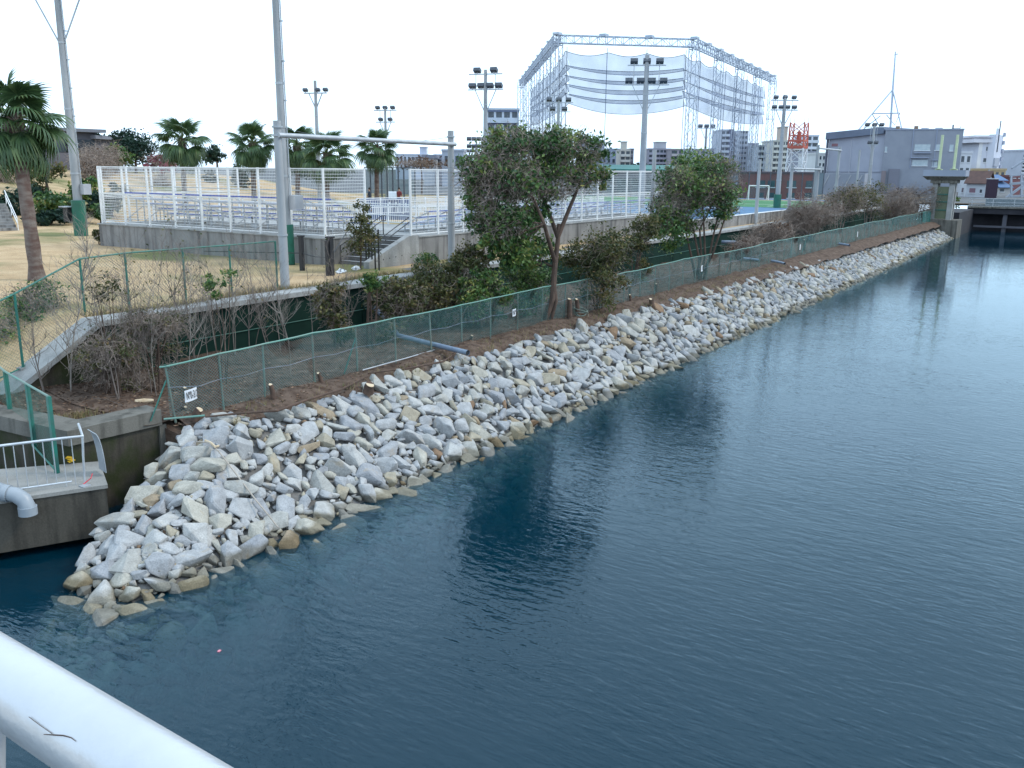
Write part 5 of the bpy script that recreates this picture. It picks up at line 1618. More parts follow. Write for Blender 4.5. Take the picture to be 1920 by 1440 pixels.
for k in range(3): MB().tube([(*s3.at(0.6 + 0.15 * k, -1), s3.zt), (*s3.at(0.6 + 0.15 * k, -1), s3.zt + 1.6)], 0.1, 6).build('roof_post', M['truss'], wt)
for a, v in ((0.6, 279), (0.5, 300), (0.4, 321)): b_.window(a, at_d(1845, v + 4, D)[2], 0.95, 0.9)
b_.window(0.16, at_d(1830, 290, D)[2], 0.45, 0.9)
s2.window(0.45, at_d(1815, 311, D)[2], 0.6, 0.8)
apartment('plain white low block between the grey hall and the stair building', 1797, 1819, 288, 205, (0.62, 0.63, 0.66), 2, 2, dep=8, cat='building')
apartment('grey block peeping over the low white one', 1798, 1816, 276, 260, (0.30, 0.32, 0.38), 3, 2)
apartment('dusky pink block behind the stair building', 1868, 1889, 294, 260, (0.30, 0.22, 0.27), 4, 3)
apartment('dark mauve block right of the pink one', 1889, 1905, 302, 262, (0.20, 0.19, 0.27), 4, 2)
apartment('small yellow building below the pink block', 1855, 1886, 320, 205, (0.50, 0.38, 0.22), 1, 3)
apartment('striped balcony block at the right edge of the view', 1914, 1960, 284, 240, (0.46, 0.48, 0.54), 7, 3, balcony=(0.6, 0.62, 0.66))
apartment('small red brick block under the far stairs', 1899, 1918, 333, 185, (0.24, 0.10, 0.10), 1, 2)
pn = thing('maroon_panel', 'dark maroon sheet panel standing beyond the bridge railing', 'panel', at_d(1863, 370, 158))
b_ = Block(pn, at_d(1855, 350, 158), at_d(1871, 350, 158), 1.2, G, at_d(1863, 336, 158)[2], colour((0.035, 0.018, 0.035)), 'panel_sheet')
b_.parapet(0.15, 0.05, colour((0.5, 0.5, 0.52)), 'panel_cap')
bh = thing('blue_roof_house', 'pale house with two blue tiled roofs beside the maroon panel', 'house', at_d(1883, 355, 176))
b_ = Block(bh, at_d(1872, 350, 176), at_d(1897, 350, 176), 6, G, at_d(1884, 352, 176)[2], colour((0.50, 0.47, 0.45)))
for dz, sh in ((0.0, 0.0), (1.3, 1.5)):
    z_ = b_.zt + dz
    MB().prism([b_.at(-0.05, 0.6 - sh), b_.at(1.05 - dz * 0.12, 0.6 - sh), b_.at(0.85 - dz * 0.12, -2.5 - sh), b_.at(0.1, -2.5 - sh)], z_, [z_ + 0.1, z_ + 0.1, z_ + 1.2, z_ + 1.2]).build('roof', colour((0.10, 0.17, 0.30)), bh)
b_.window(0.3, 4.4, 0.8, 0.6)
fs = thing('far_footbridge_stair', 'grey steel footbridge stair at the far right beyond the bridge', 'stair', at_d(1900, 365, 165))
for (u0, v0, u1, v1, w_) in ((1885, 372, 1922, 345, 0.35), (1897, 316, 1922, 300, 0.3), (1890, 370, 1924, 366, 0.3), (1893, 345, 1925, 342, 0.4), (1896, 372, 1896, 330, 0.3), (1915, 372, 1915, 328, 0.3), (1893, 330, 1924, 327, 0.25)):
    MB().bar(at_d(u0, v0, 165), at_d(u1, v1, 165), w_).build('steel_member', colour((0.30, 0.33, 0.38)), fs)
up = thing('utility_pole', 'thin utility pole with a transformer beside the stair building', 'utility pole', at_d(1850, 365, 172))
p, q = at_d(1848, 368, 172), at_d(1855, 318, 172)
MB().tube([(p[0], p[1], G), (p[0], p[1], q[2])], 0.16, 8).build('pole', M['pole'], up, True)
MB().tube([(p[0] - 0.3, p[1] - 0.3, q[2] - 2.2), (p[0] - 0.3, p[1] - 0.3, q[2] - 1.2)], 0.35, 10).build('transformer', M['lamp'], up, True)
MB().bar((p[0] - 0.8, p[1] + 0.8, q[2] - 0.4), (p[0] + 0.8, p[1] - 0.8, q[2] - 0.4), 0.12).build('cross_arm', M['lamp'], up)
# ---- dark park building on the left slope
pb = thing('park_building', 'dark flat roofed concrete building on the slope behind the mast', 'building', at_d(150, 280, 95))
b_ = Block(pb, at_d(-80, 280, 88), at_d(182, 280, 100), 14, 4.0, at_d(130, 246, 96)[2], pm('dark_building', (0.13, 0.125, 0.145), (0.09, 0.09, 0.11), 0.4, 0.9))
b_.parapet(0.35, 0.8, colour((0.16, 0.17, 0.20)), 'roof_slab')
b2 = Block(pb, at_d(180, 280, 100), at_d(228, 280, 104), 12, 5.0, at_d(205, 262, 102)[2], colour((0.10, 0.10, 0.12)), 'annex')
b2.parapet(0.4, 0.6, colour((0.20, 0.21, 0.25)), 'annex_roof')
for k in range(9): b_.window(0.08 + 0.105 * k, 9.2, 1.9, 1.4, sill=False)
# ---- stair with white rails on the left slope
ls = thing('park_stair', 'grey park stair with white tube rails at the left edge', 'stair', at_z(5, 436, G))
p0 = at_z(33, 432, G)
up_ = np.array((0.35, 0.94, 0))
sd_ = np.array((0.94, -0.35, 0))
for k in range(9):
    c = p0 + up_ * (0.42 * k + 0.2)
    MB().obox(c + np.array((0, 0, 0.09 * (k + 1) - 0.15)) - sd_ * 1.0, sd_ * 1.0, up_ * 0.21, (0, 0, 0.09 * (k + 1) + 0.15)).build('step', M['stand'], ls)
for s in (0.05, -2.05):
    for h0 in (0.8, 0.45): MB().tube([p0 + sd_ * s + (0, 0, h0), p0 + sd_ * s + up_ * 4.0 + (0, 0, h0 + 1.7)], 0.03, 8).build('rail', M['white'], ls, True)
    for k in (0, 5, 9): MB().tube([p0 + sd_ * s + up_ * 0.42 * k + (0, 0, 0.18 * k), p0 + sd_ * s + up_ * 0.42 * k + (0, 0, 0.18 * k + 0.82)], 0.03, 8).build('rail_post', M['white'], ls, True)
# ================================================================== vegetation
def leaf_geo(C, S, aspect=0.5, up=0.0):
    """a small folded leaf at every centre C (n,3) of size S (n)"""
    n = len(C)
    a = rng.normal(size=(n, 3))
    a[:, 2] += up
    a /= np.linalg.norm(a, axis=1)[:, None]
    b = np.cross(a, rng.normal(size=(n, 3)))
    b /= np.linalg.norm(b, axis=1)[:, None] + 1e-9
    c = np.cross(a, b)
    s = S[:, None]
    V = np.stack([C - a * s, C + b * s * aspect + c * s * 0.12, C + a * s, C - b * s * aspect + c * s * 0.12], 1).reshape(-1, 3)
    F = np.arange(n * 4).reshape(n, 4)
    return V, F
def clump_points(clumps, density=1.0, sub=0.30, thin=0.55):
    """leaf centres: each clump is an ellipsoid filled with uneven sprays"""
    out, tone, subs = [], [], []
    for (cx, cy, cz, rx, ry, rz, n) in clumps:
        k = max(5, int(n / 48))
        d = rng.normal(size=(k, 3))
        d /= np.linalg.norm(d, axis=1)[:, None]
        rad = rng.uniform(thin, 1.0, size=(k, 1)) ** 0.7 * np.where(rng.random((k, 1)) < 0.18, rng.uniform(1.05, 1.3, (k, 1)), 1.0)
        c = np.array((cx, cy, cz)) + d * rad * np.array((rx, ry, rz))
        subs.append(c)
        per = rng.integers(0, k, int(n * density))
        sz = sub * (rx + ry + rz) / 3
        p = c[per] + rng.normal(size=(len(per), 3)) * np.array((1, 1, 0.75)) * sz * rng.uniform(0.5, 1.2, size=(k, 1))[per]
        base = rng.uniform(0.1, 0.8, k)
        out.append(p)
        tone.append(np.clip(base[per] + rng.normal(size=len(per)) * 0.17, 0, 1))
    return np.vstack(out), np.concatenate(tone), subs
def wiggle(p, q, n, amp, rnd=random):
    p, q = np.array(p, float), np.array(q, float)
    L_ = np.linalg.norm(q - p)
    o = np.zeros(3)
    P = []
    for i in range(n + 1):
        t = i / n
        if 0 < i < n: o = o + np.array([rnd.gauss(0, amp * L_ / n) for _ in range(3)])
        P.append(p + (q - p) * t + o * math.sin(math.pi * t))
    return P
def tree(name, label, cat, base, stems, clumps, leaf, lsize, density=1.0, r0=0.16, tangle=None, group=None, bark='bark', sub=0.30, thin=0.55, limb=1.0, aspect=0.5, stem_scale=1.0):
    t = thing(name, label, cat, base, group)
    C, T, subs = clump_points(clumps, density, sub, thin)
    mb = MB()
    forks = []
    for P in stems:
        n = len(P)
        R_ = [r0 * (1 - 0.5 * i / (n - 1)) if n > 1 else r0 for i in range(n)]
        if P is not stems[0]: R_ = [q * stem_scale for q in R_]
        mb.tube(P, R_, 9)
        forks += [(np.array(P[i], float), R_[i]) for i in range(max(1, n // 2), n)]
    for i, (cl, sb) in enumerate(zip(clumps, subs)):
        c = np.array(cl[:3]) - (0, 0, cl[5] * 0.35)
        f, fr = min(forks, key=lambda q: np.linalg.norm(q[0] - c) + random.random() * 0.5)
        P = wiggle(f, c, 5, 0.22)
        r1 = fr * 0.55 * limb
        mb.tube(P, [r1 * (1 - 0.6 * k / 5) for k in range(6)], 6)
        for s in sb[: max(5, int(len(sb) * 0.7))]:
            a = P[random.randint(2, 5)]
            mb.tube(wiggle(a, s, 3, 0.2), [r1 * 0.33, r1 * 0.26, r1 * 0.18, r1 * 0.07], 4)
    mb.build('trunk', M[bark], t, True)
    V, F = leaf_geo(C, lsize * rng.uniform(0.6, 1.25, len(C)), aspect)
    add('crown', np_mesh('crown', V - ORG[t.name], F, M[leaf], False, T), t)
    if tangle: add_tangle(t, *tangle)
    return t
def add_tangle(t, clumps, n, ln, r, mat='vine', name='vine_tangle'):
    """dead climber stems draped over the crown"""
    VV, FF, off = [], [], 0
    tot = sum(c[6] for c in clumps)
    for (cx, cy, cz, rx, ry, rz, w_) in clumps:
        for _ in range(int(n * w_ / tot)):
            d = rng.normal(size=3)
            d /= np.linalg.norm(d)
            p = np.array((cx, cy, cz)) + d * np.array((rx, ry, rz)) * rng.uniform(0.75, 1.08)
            v = rng.normal(size=3) * (1, 1, 0.9)
            v /= np.linalg.norm(v)
            P = [p]
            for k in range(4):
                v = v + rng.normal(size=3) * 0.75 + np.array((0, 0, -0.22))
                v /= np.linalg.norm(v)
                P.append(P[-1] + v * ln * rng.uniform(0.15, 0.35))
            P = np.array(P)
            rr = r * rng.uniform(0.5, 1.4) * np.linspace(1, 0.4, 5)[:, None]
            V = np.stack([P + rr * (0.9, 0, 0.5), P + rr * (-0.9, 0.3, 0.5), P + rr * (0, -0.3, -1)], 1).reshape(-1, 3)
            F = [(k * 3 + e, k * 3 + (e + 1) % 3, k * 3 + 3 + (e + 1) % 3, k * 3 + 3 + e) for k in range(4) for e in range(3)]
            VV.append(V)
            FF.append(np.array(F) + off)
            off += len(V)
    return tag(add(name, np_mesh(name, np.vstack(VV) - ORG[t.name], np.vstack(FF), M[mat]), t), kind='stuff')
def ell(u, v, dist, ru, rv, n, rd=None):
    """ellipsoid clump: seen at u, v with half sizes in pixels, standing at that distance"""
    p = at_d(u, v, dist)
    k = dist / FPX
    return (p[0], p[1], p[2], (rd or ru * k), (rd or ru * k), rv * k, n)

# ---- the two big trees on the bank
b0 = (30.4, 18.2, BANK)
def tp3(u, v, d=35.6): return tuple(at_d(u, v, d))
big = [ell(955, 268, 34, 50, 28, 1500), ell(1030, 272, 35, 52, 30, 1700), ell(1085, 285, 36, 45, 32, 1300), ell(905, 330, 33.5, 42, 42, 1500), ell(960, 335, 34, 55, 42, 1700), ell(1035, 335, 35.5, 55, 38, 1600),
       ell(1105, 330, 36, 34, 26, 800), ell(900, 395, 33.5, 28, 32, 700), ell(940, 410, 34, 48, 36, 1700), ell(985, 400, 35, 40, 30, 1100), ell(960, 470, 34.5, 40, 34, 1300), ell(1000, 480, 36, 46, 40, 1300), ell(925, 455, 33.8, 26, 26, 600)]
stems = [[(30.4, 18.2, BANK - 0.1), tp3(1036, 560), tp3(1040, 500), tp3(1046, 450), tp3(1048, 420)], [tp3(1046, 445), tp3(1030, 400), tp3(1010, 350), tp3(985, 310)], [tp3(1046, 445), tp3(1068, 390), tp3(1085, 350), tp3(1110, 338)],
         [tp3(1040, 490), tp3(1020, 420, 34), tp3(1000, 370, 34)], [(30.75, 18.1, BANK - 0.1), tp3(1043, 565), tp3(1039, 520)]]
tree('bank_tree', 'large leaning evergreen tree on the bank draped in dead vines', 'tree', b0, stems, big, 'leafdark', 0.095, 1.25, 0.15,
     (big[:3] + big[3:6] + big[3:6] + big[6:9], 5200, 0.75, 0.0085), 'trees on the canal bank', stem_scale=0.62, sub=0.26, thin=0.35)
b1 = (48.2, 18.6, BANK)
def tq(u, v, d=50.0): return tuple(at_d(u, v, d))
mid_ = [ell(1310, 312, 51, 42, 26, 1300), ell(1355, 325, 50, 30, 28, 900), ell(1270, 345, 49, 36, 32, 1300), ell(1320, 355, 50, 48, 34, 1600), ell(1360, 370, 50, 26, 34, 800), ell(1250, 395, 49, 32, 32, 1100), ell(1290, 400, 50, 34, 28, 900), ell(1255, 440, 49, 36, 28, 900), ell(1350, 405, 50, 24, 26, 500)]
stems = [[(48.2 + dx, 18.6 + dy, BANK - 0.1), tq(u0, 480), tq(u1, 430), tq(u2, 385)] for dx, dy, u0, u1, u2 in ((0, 0, 1310, 1300, 1285), (0.3, 0.1, 1322, 1320, 1318), (0.6, 0, 1330, 1340, 1352), (-0.3, 0.1, 1296, 1285, 1268), (0.5, 0.3, 1335, 1352, 1368), (0.1, 0.3, 1315, 1312, 1335))]
tree('bank_tree', 'many stemmed round tree on the bank with a tilted white plate before it', 'tree', b1, stems, mid_, 'leafdark', 0.11, 1.15, 0.075,
     (mid_[1:5] + mid_[5:7], 2800, 1.0, 0.011), 'trees on the canal bank')
# ---- smaller bushes at the foot of the wall
def bush(label, u, v, dist, ru, rv, n, leaf='leafoliv', ls=0.07, vine=0, nm='bush', parts=5, cat='bush', zb=None, group='bushes on the canal bank', r0=0.035, bark='bark', dens=1.0, full=0):
    rd = random.Random(int(u * 7 + v))
    cl = []
    for k in range(parts):
        du, dv = rd.uniform(-0.62, 0.62) * ru, rd.uniform(-0.55, 0.5) * rv
        f = rd.uniform(0.4, 0.62)
        cl.append(ell(u + du, v + dv, dist + rd.uniform(-0.4, 0.4) * ru * dist / FPX, ru * f, rv * f, int(n / parts)))
    c = at_d(u, v, dist)
    if zb is None: zb = BANK if c[1] < 22.9 and c[0] < 128 else G
    base = (c[0], c[1], zb)
    if full:
        for k in range(full):
            f = (k + 0.5) / full
            w_ = ru * dist / FPX
            cl.append((c[0] + rd.uniform(-0.7, 0.7) * w_, c[1] + rd.uniform(-0.3, 0.3) * w_, zb + 0.25 + (c[2] - zb - 0.3) * f, w_ * 0.55, w_ * 0.45, 0.35, int(n / parts * 0.6)))
    stems = []
    for k in range(4):
        x, y = base[0] + rd.uniform(-0.2, 0.2), base[1] + rd.uniform(-0.2, 0.2)
        q = cl[k % len(cl)]
        stems.append([(x, y, zb - 0.1), (x * 0.5 + q[0] * 0.5 + rd.uniform(-.1, .1), y * 0.5 + q[1] * 0.5, zb + (q[2] - zb) * 0.55), (q[0], q[1], q[2] - q[5] * 0.2)])
    return tree(nm, label, cat, base, stems, cl, leaf, ls, dens, r0, (cl, int(vine * 3.0), max(0.5, ru * dist / FPX * 0.5), 0.0045 + dist * 0.00008) if vine else None, group, bark)
bush('green bush in front of the wall right of the leaning tree trunk', 1128, 468, 39, 72, 36, 4940, 'leafoliv', 0.085, 160, full=4)
bush('leafy bush leaning against the wall left of the many stemmed tree', 1195, 440, 46, 40, 36, 2660, 'leafoliv', 0.08, 80, full=4)
bush('bush full of dry stems below the coping by the tall dark palm gap', 630, 560, 29.5, 40, 34, 2850, 'leafoliv', 0.075, 220, full=4)
bush('young bright green bush poking above the coping below the stair', 694, 520, 30, 22, 26, 1500, 'leafdark', 0.055, 0)
bush('tangled bush hanging over the wall below the stair cheek', 740, 560, 31.5, 52, 40, 3800, 'leafoliv', 0.075, 330, full=4)
bush('dark tangled bush under the right pole of the crossbar frame', 810, 535, 33.5, 52, 44, 4560, 'leafoliv', 0.075, 260, full=4)
bush('leafy bush at the foot of the right frame pole', 868, 495, 34.5, 46, 36, 4180, 'leafoliv', 0.075, 120, full=4)
bush('dusky bush left of the leaning tree trunk', 905, 540, 34, 50, 44, 4180, 'leafdark', 0.075, 240, full=4)
bush('bush behind the leaning tree trunk', 985, 530, 37, 55, 40, 3800, 'leafdark', 0.065, 160, full=4)
bush('low shrub beside the dark path below the terrace', 800, 490, 36, 34, 16, 900, 'leafdark', 0.055, 0, zb=G)
bush('yellow green round shrub at the left end of the terrace wall', 190, 440, 49, 17, 13, 900, 'leafoliv', 0.075, 0, zb=G)
bush('dark bush on the ramp behind the green fence', 70, 590, 27, 66, 60, 2600, 'leafdark', 0.06, 420, zb=2.2)
bush('leaning dark bush at the left edge behind the ramp', -5, 620, 26, 60, 60, 1800, 'leafdark', 0.06, 260, zb=2.0)
bush('bushy spray of green leaves on the bare shoots in front of the lawn', 410, 535, 24.5, 40, 28, 420, 'leafdark', 0.055, 0, r0=0.014)
bush('sparse leafy shoot beside the left lawn fence post', 200, 540, 22.5, 34, 40, 260, 'leafoliv', 0.05, 30, r0=0.014)
bush('ivy mound over the sloping coping end', 200, 650, 23.2, 62, 40, 2600, 'leafoliv', 0.05, 700, full=4)
bush('leafy creeper over the wall top left of the netting', 290, 612, 24.0, 56, 26, 1600, 'leafoliv', 0.05, 420, full=3)
# evergreen sapling before the stair
tree('stair_sapling', 'young evergreen with yellowing tips standing before the stair', 'tree', at_z(676, 505, G), [[tuple(at_z(676, 505, G)), tuple(at_d(677, 470, 37)), tuple(at_d(677, 420, 37))]],
     [ell(677, 400, 37, 18, 18, 500), ell(672, 425, 37, 22, 18, 600), ell(690, 440, 37, 18, 16, 450), ell(662, 450, 37, 20, 18, 550), ell(680, 462, 37, 22, 14, 450)], 'leafoliv', 0.06, 1.0, 0.04)
# ---- brown trees towards the sluice
def far_tree(label, u, v, dist, ru, rv, n, leaf, vine, mat='vine'):
    c = at_d(u, v, dist)
    rd = random.Random(int(u))
    cl = [ell(u + rd.uniform(-0.6, 0.6) * ru, v + rd.uniform(-0.5, 0.45) * rv, dist + rd.uniform(-1, 1), ru * rd.uniform(0.45, 0.7), rv * rd.uniform(0.5, 0.72), n // 6) for _ in range(6)]
    base = (c[0], max(19.2, min(c[1], 21.8)), BANK)
    st = [[(base[0] + dx, base[1] + dy, BANK - 0.1), (base[0] + dx * 2.2, base[1] + dy * 2, (BANK + c[2]) / 2 - 0.3), (base[0] + dx * 4.5, base[1] + dy * 3, c[2])] for dx, dy in ((0.2, 0.1), (-0.25, 0.1), (0.35, -0.2), (-0.05, -0.15))]
    t = tree('bank_tree', label, 'tree', base, st, cl, leaf, 0.11, 1.0, 0.07, None, 'trees on the canal bank', 'greybark', limb=1.3)
    if vine: add_tangle(t, cl, int(vine * 1.6), 1.3, 0.016, mat)
    return t
far_tree('low brown bare bush on the bank left of the brown trees', 1440, 440, 68, 45, 26, 300, 'leafbrown', 700)
far_tree('brown bare tree on the bank nearest the pitch', 1520, 405, 78, 50, 34, 500, 'leafbrown', 1500)
far_tree('olive topped tree between the brown ones on the bank', 1575, 380, 88, 46, 34, 1500, 'leafoliv', 700)
far_tree('greener tree on the bank before the grey hall', 1630, 378, 96, 42, 38, 1900, 'leafoliv', 250)
far_tree('drooping brown tree left of the sluice tower', 1680, 385, 104, 38, 30, 400, 'leafbrown', 1100)
far_tree('last brown tree right against the sluice tower', 1722, 382, 112, 30, 36, 500, 'leafbrown', 900)
far_tree('thin brown bush in front of the kerb wall', 1395, 470, 62, 36, 22, 250, 'leafbrown', 420)

# ---- bare saplings in the left foreground
def bare(label, base, h, lean, spread, depth=4, r0=0.022, mat='greybark', seed=1, leaves=0, nm='bare_sapling', kids=2):
    rd = random.Random(seed)
    t = thing(nm, label, 'sapling', base, 'bare saplings on the near bank')
    mb = MB()
    tips = []
    def twig(p, d, ln, r, k):
        n = 4
        P = [p]
        dd = np.array(d)
        for i in range(n):
            dd = dd + np.array([rd.gauss(0, 0.16) for _ in range(3)]) + np.array((0, 0, 0.10))
            dd /= np.linalg.norm(dd)
            P.append(P[-1] + dd * ln / n)
        mb.tube(P, [r * (1 - 0.6 * i / n) for i in range(n + 1)], 4 if r > 0.006 else 3)
        tips.append(P[-1])
        if k == 0: return
        for j in range(rd.randint(2, 4)):
            i = rd.randint(1, n)
            az = rd.uniform(0, 6.28)
            nd = dd * 0.75 + np.array((math.cos(az), math.sin(az), 0.2)) * 0.6 * spread
            twig(P[i], nd / np.linalg.norm(nd), ln * rd.uniform(0.42, 0.7), r * rd.uniform(0.5, 0.68), k - 1)
    for s_ in range(kids):
        f_ = 1.0 if s_ == 0 else rd.uniform(0.55, 0.95)
        d = np.array((lean[0] + rd.gauss(0, 0.12 * (s_ > 0)), lean[1] + rd.gauss(0, 0.12 * (s_ > 0)), 1.0))
        d /= np.linalg.norm(d)
        m = 9
        P = [np.array(base, float) - (0, 0, 0.08)]
        dd = d
        for i in range(m):
            dd = dd + np.array([rd.gauss(0, 0.07), rd.gauss(0, 0.07), 0.02])
            dd /= np.linalg.norm(dd)
            P.append(P[-1] + dd * h * f_ / m)
        r_ = r0 * (1 if s_ == 0 else 0.7)
        mb.tube(P, [r_ * (1 - 0.75 * i / m) for i in range(m + 1)], 7)
        tips.append(P[-1])
        for j in range(11):
            i = rd.randint(3, m)
            az = rd.uniform(0, 6.28)
            nd = np.array((math.cos(az), math.sin(az), rd.uniform(0.5, 1.4) / spread))
            twig(P[i], nd / np.linalg.norm(nd), h * rd.uniform(0.14, 0.30), r_ * (1 - 0.75 * i / m) * 0.6 + 0.003, 2)
    mb.build('stems', M[mat], t, False)
    if leaves:
        pick = np.array([tips[rd.randrange(len(tips))] for _ in range(leaves)]) + rng.normal(size=(leaves, 3)) * 0.07
        V, F = leaf_geo(pick, 0.05 * rng.uniform(0.6, 1.2, leaves))
        add('leaves', np_mesh('leaves', V - ORG[t.name], F, M['leafoliv'], False, rng.uniform(0, 1, leaves)), t)
    return t
SAP = [((134, 742), 3.9, (0.02, 0.05), 'pale leaning sapling standing on the leaf litter behind the quay cap', 'palebark', 0),
       ((83, 730), 2.6, (0.0, 0.1), 'thin sapling growing beside the lower end of the ramp coping', 'greybark', 0),
       ((225, 755), 3.1, (-0.12, 0.1), 'twiggy sapling left of the fallen log on the bank', 'greybark', 30),
       ((262, 740), 3.3, (0.1, 0.05), 'forked sapling just behind the end of the river fence', 'greybark', 0),
       ((285, 715), 3.6, (-0.2, 0.12), 'sapling leaning left behind the first number plate', 'palebark', 60),
       ((330, 680), 3.4, (0.08, 0.0), 'upright sapling behind the first fence bay', 'greybark', 40),
       ((368, 672), 3.6, (-0.05, 0.08), 'slender sapling behind the second fence bay with leafy tips', 'greybark', 110),
       ((408, 655), 3.7, (0.06, 0.1), 'straight grey sapling in front of the green netting', 'palebark', 60),
       ((440, 650), 3.6, (-0.1, 0.0), 'crooked sapling in front of the green netting', 'palebark', 0),
       ((505, 640), 3.2, (-0.28, 0.1), 'sapling bent to the left in front of the crossbar frame pole', 'greybark', 0),
       ((545, 640), 3.0, (-0.2, 0.1), 'sapling right of the crossbar frame pole', 'palebark', 0),
       ((180, 700), 2.6, (0.1, 0.1), 'low twiggy sapling under the ivy mound', 'greybark', 40),
       ((850, 575), 2.4, (0.2, 0.0), 'bare stem before the bush under the right frame pole', 'greybark', 0),
       ((770, 590), 2.2, (0.15, 0.1), 'bare stem rising through the tangled bush', 'palebark', 0)]
for i, ((u, v), h, ln, lab, mat, lv) in enumerate(SAP):
    p = at_z(u, v, BANK)
    if p[1] > 22.6: p = at_y(u, v, 22.4)
    bare(lab, (p[0], p[1], BANK), h, ln, 1.0, 4, 0.026 if i < 1 else 0.02, mat, 40 + i, lv)
for i in range(22):
    x_ = 13.4 + 9.5 * random.random()
    y_ = random.uniform(19.3, 22.4)
    bare('thin bare shoot among the saplings on the near bank', (x_, y_, BANK), random.uniform(2.2, 3.9), (random.gauss(0, 0.1), random.gauss(0, 0.1)), 0.9, 4, 0.013, random.choice(['palebark', 'greybark', 'greybark']), 200 + i, random.choice([0, 0, 25]), 'bare_shoot', 1)
bare('pale dry tree with drooping twigs behind the lawn fence corner', tuple(at_z(150, 560, G)), 2.9, (0.1, 0.0), 1.2, 4, 0.03, 'palebark', 91, 0)

# ---- palms
def frond_mesh(seed, L_=1.0, droop=0.5, mat=None, n=26, wd=0.05):
    """fan leaf: stalk along +x, blade of folded leaflets whose tips hang"""
    rd = random.Random(seed)
    V, F, T = [], [], []
    def strip(P, W, nrm, tone):
        m = len(V)
        for p, w_ in zip(P, W):
            V.append(p + nrm * w_)
            V.append(p - nrm * w_)
        for i in range(len(P) - 1):
            F.append((m + 2 * i, m + 2 * i + 1, m + 2 * i + 3, m + 2 * i + 2))
            T.append(tone)
    st = 0.95 * L_
    P = [np.array((st * t, 0, 0.30 * t - 0.22 * t * t * droop * 2)) for t in np.linspace(0, 1, 6)]
    strip(P, [0.035, 0.03, 0.026, 0.022, 0.02, 0.018], np.array((0, 1.0, 0)), 0.9)
    strip(P, [0.03, 0.025, 0.02, 0.018, 0.016, 0.014], np.array((0, 0, 1.0)), 0.9)
    h = P[-1]
    for k in range(n):
        a = (k / (n - 1) - 0.5) * R(250)
        ln = L_ * (0.92 - 0.22 * abs(k / (n - 1) - 0.5) * 2) * rd.uniform(0.88, 1.08)
        d = np.array((math.cos(a), math.sin(a), 0))
        side = np.array((-math.sin(a), math.cos(a), 0.35 * (-1) ** k))
        side /= np.linalg.norm(side)
        Q, W = [], []
        dz = 0.0
        for j, t in enumerate((0, 0.35, 0.6, 0.8, 1.0)):
            dr = droop * (0.12 * t + 1.15 * max(0, t - 0.45) ** 1.6) * ln
            Q.append(h + d * ln * (t - 0.22 * max(0, t - 0.5) ** 1.5 * droop) + np.array((0, 0, -dr - 0.15 * t * ln * (0.3 + 0.5 * droop) * math.cos(a) ** 2)))
            W.append(wd * L_ * (0.35, 1.0, 0.85, 0.45, 0.06)[j])
        strip(Q, W, side, rd.uniform(0.1, 0.75))
    return np_mesh('frond', V, F, mat, False, T)
FRONDS = [frond_mesh(60 + i, 1.0, 0.55 + 0.30 * i, M['palmleaf'], 30) for i in range(4)]
DEADF = [frond_mesh(80 + i, 0.9, 1.2, M['palmdead'], 16) for i in range(2)]
def palm(label, x, y, zb, zc, scale, r, seed, lean=(0, 0), n=34, spike=True):
    rd = random.Random(seed)
    t = thing('fan_palm', label, 'palm tree', (x, y, zb), 'fan palms round the sports ground')
    top = np.array((x + lean[0], y + lean[1], zc))
    m = 9
    P = [np.array((x + lean[0] * (i / m) ** 1.6, y + lean[1] * (i / m) ** 1.6, zb - 0.1 + (zc - zb + 0.1) * i / m)) for i in range(m + 1)]
    MB().tube(P, [r * (1.25 if i == 0 else 1.0 - 0.12 * math.sin(i * 0.35)) * (1 + 0.05 * (-1) ** i) * (1.25 if i >= m - 1 else 1.0) for i in range(m + 1)], 14).build('trunk', M['palmtrunk'], t, True)
    mb = MB()
    for k in range(40):
        a, zz = rd.uniform(0, 6.28), rd.uniform(-1.3, 0.05) * scale * 0.6
        q = top + (math.cos(a) * r * 0.95, math.sin(a) * r * 0.95, zz)
        mb.bar(q, q + np.array((math.cos(a) * 0.16, math.sin(a) * 0.16, 0.25)) * scale * 0.8, 0.09 * scale, 0.03)
    mb.build('leaf_bases', M['palmtrunk'], t)
    def put(me, az, el_, s):
        o = bpy.data.objects.new('frond', me)
        COL.objects.link(o)
        o.parent = t
        o.matrix_local = Matrix.Translation(Vector(top - ORG[t.name])) @ Matrix.Rotation(az, 4, 'Z') @ Matrix.Rotation(-el_, 4, 'Y') @ Matrix.Rotation(rd.gauss(0, 0.25), 4, 'X') @ Matrix.Scale(s, 4)
    for k in range(n):
        f = k / (n - 1)
        el_ = (R(80) - f / 0.25 * R(45) if f < 0.25 else R(30) - (f - 0.25) / 0.75 * R(82)) + rd.gauss(0, 0.08)
        put(FRONDS[min(3, int(f * 4.2) + rd.randint(0, 1))], k * 2.399 + rd.gauss(0, 0.2), el_, scale * rd.uniform(0.9, 1.1) * (0.85 if f < 0.12 else 1.0))
    for k in range(14):
        put(DEADF[k % 2], rd.uniform(0, 6.28), R(-72) + rd.gauss(0, 0.1), scale * rd.uniform(0.75, 0.95))
    return t
p = at_z(70, 525, G)
q = at_d(24, 222, p @ FW - CAM @ FW)
palm('big fan palm leaning over the dry lawn at the left edge', p[0], p[1], G, q[2], 1.16, 0.27, 3, (q[0] - p[0], q[1] - p[1]), 46)
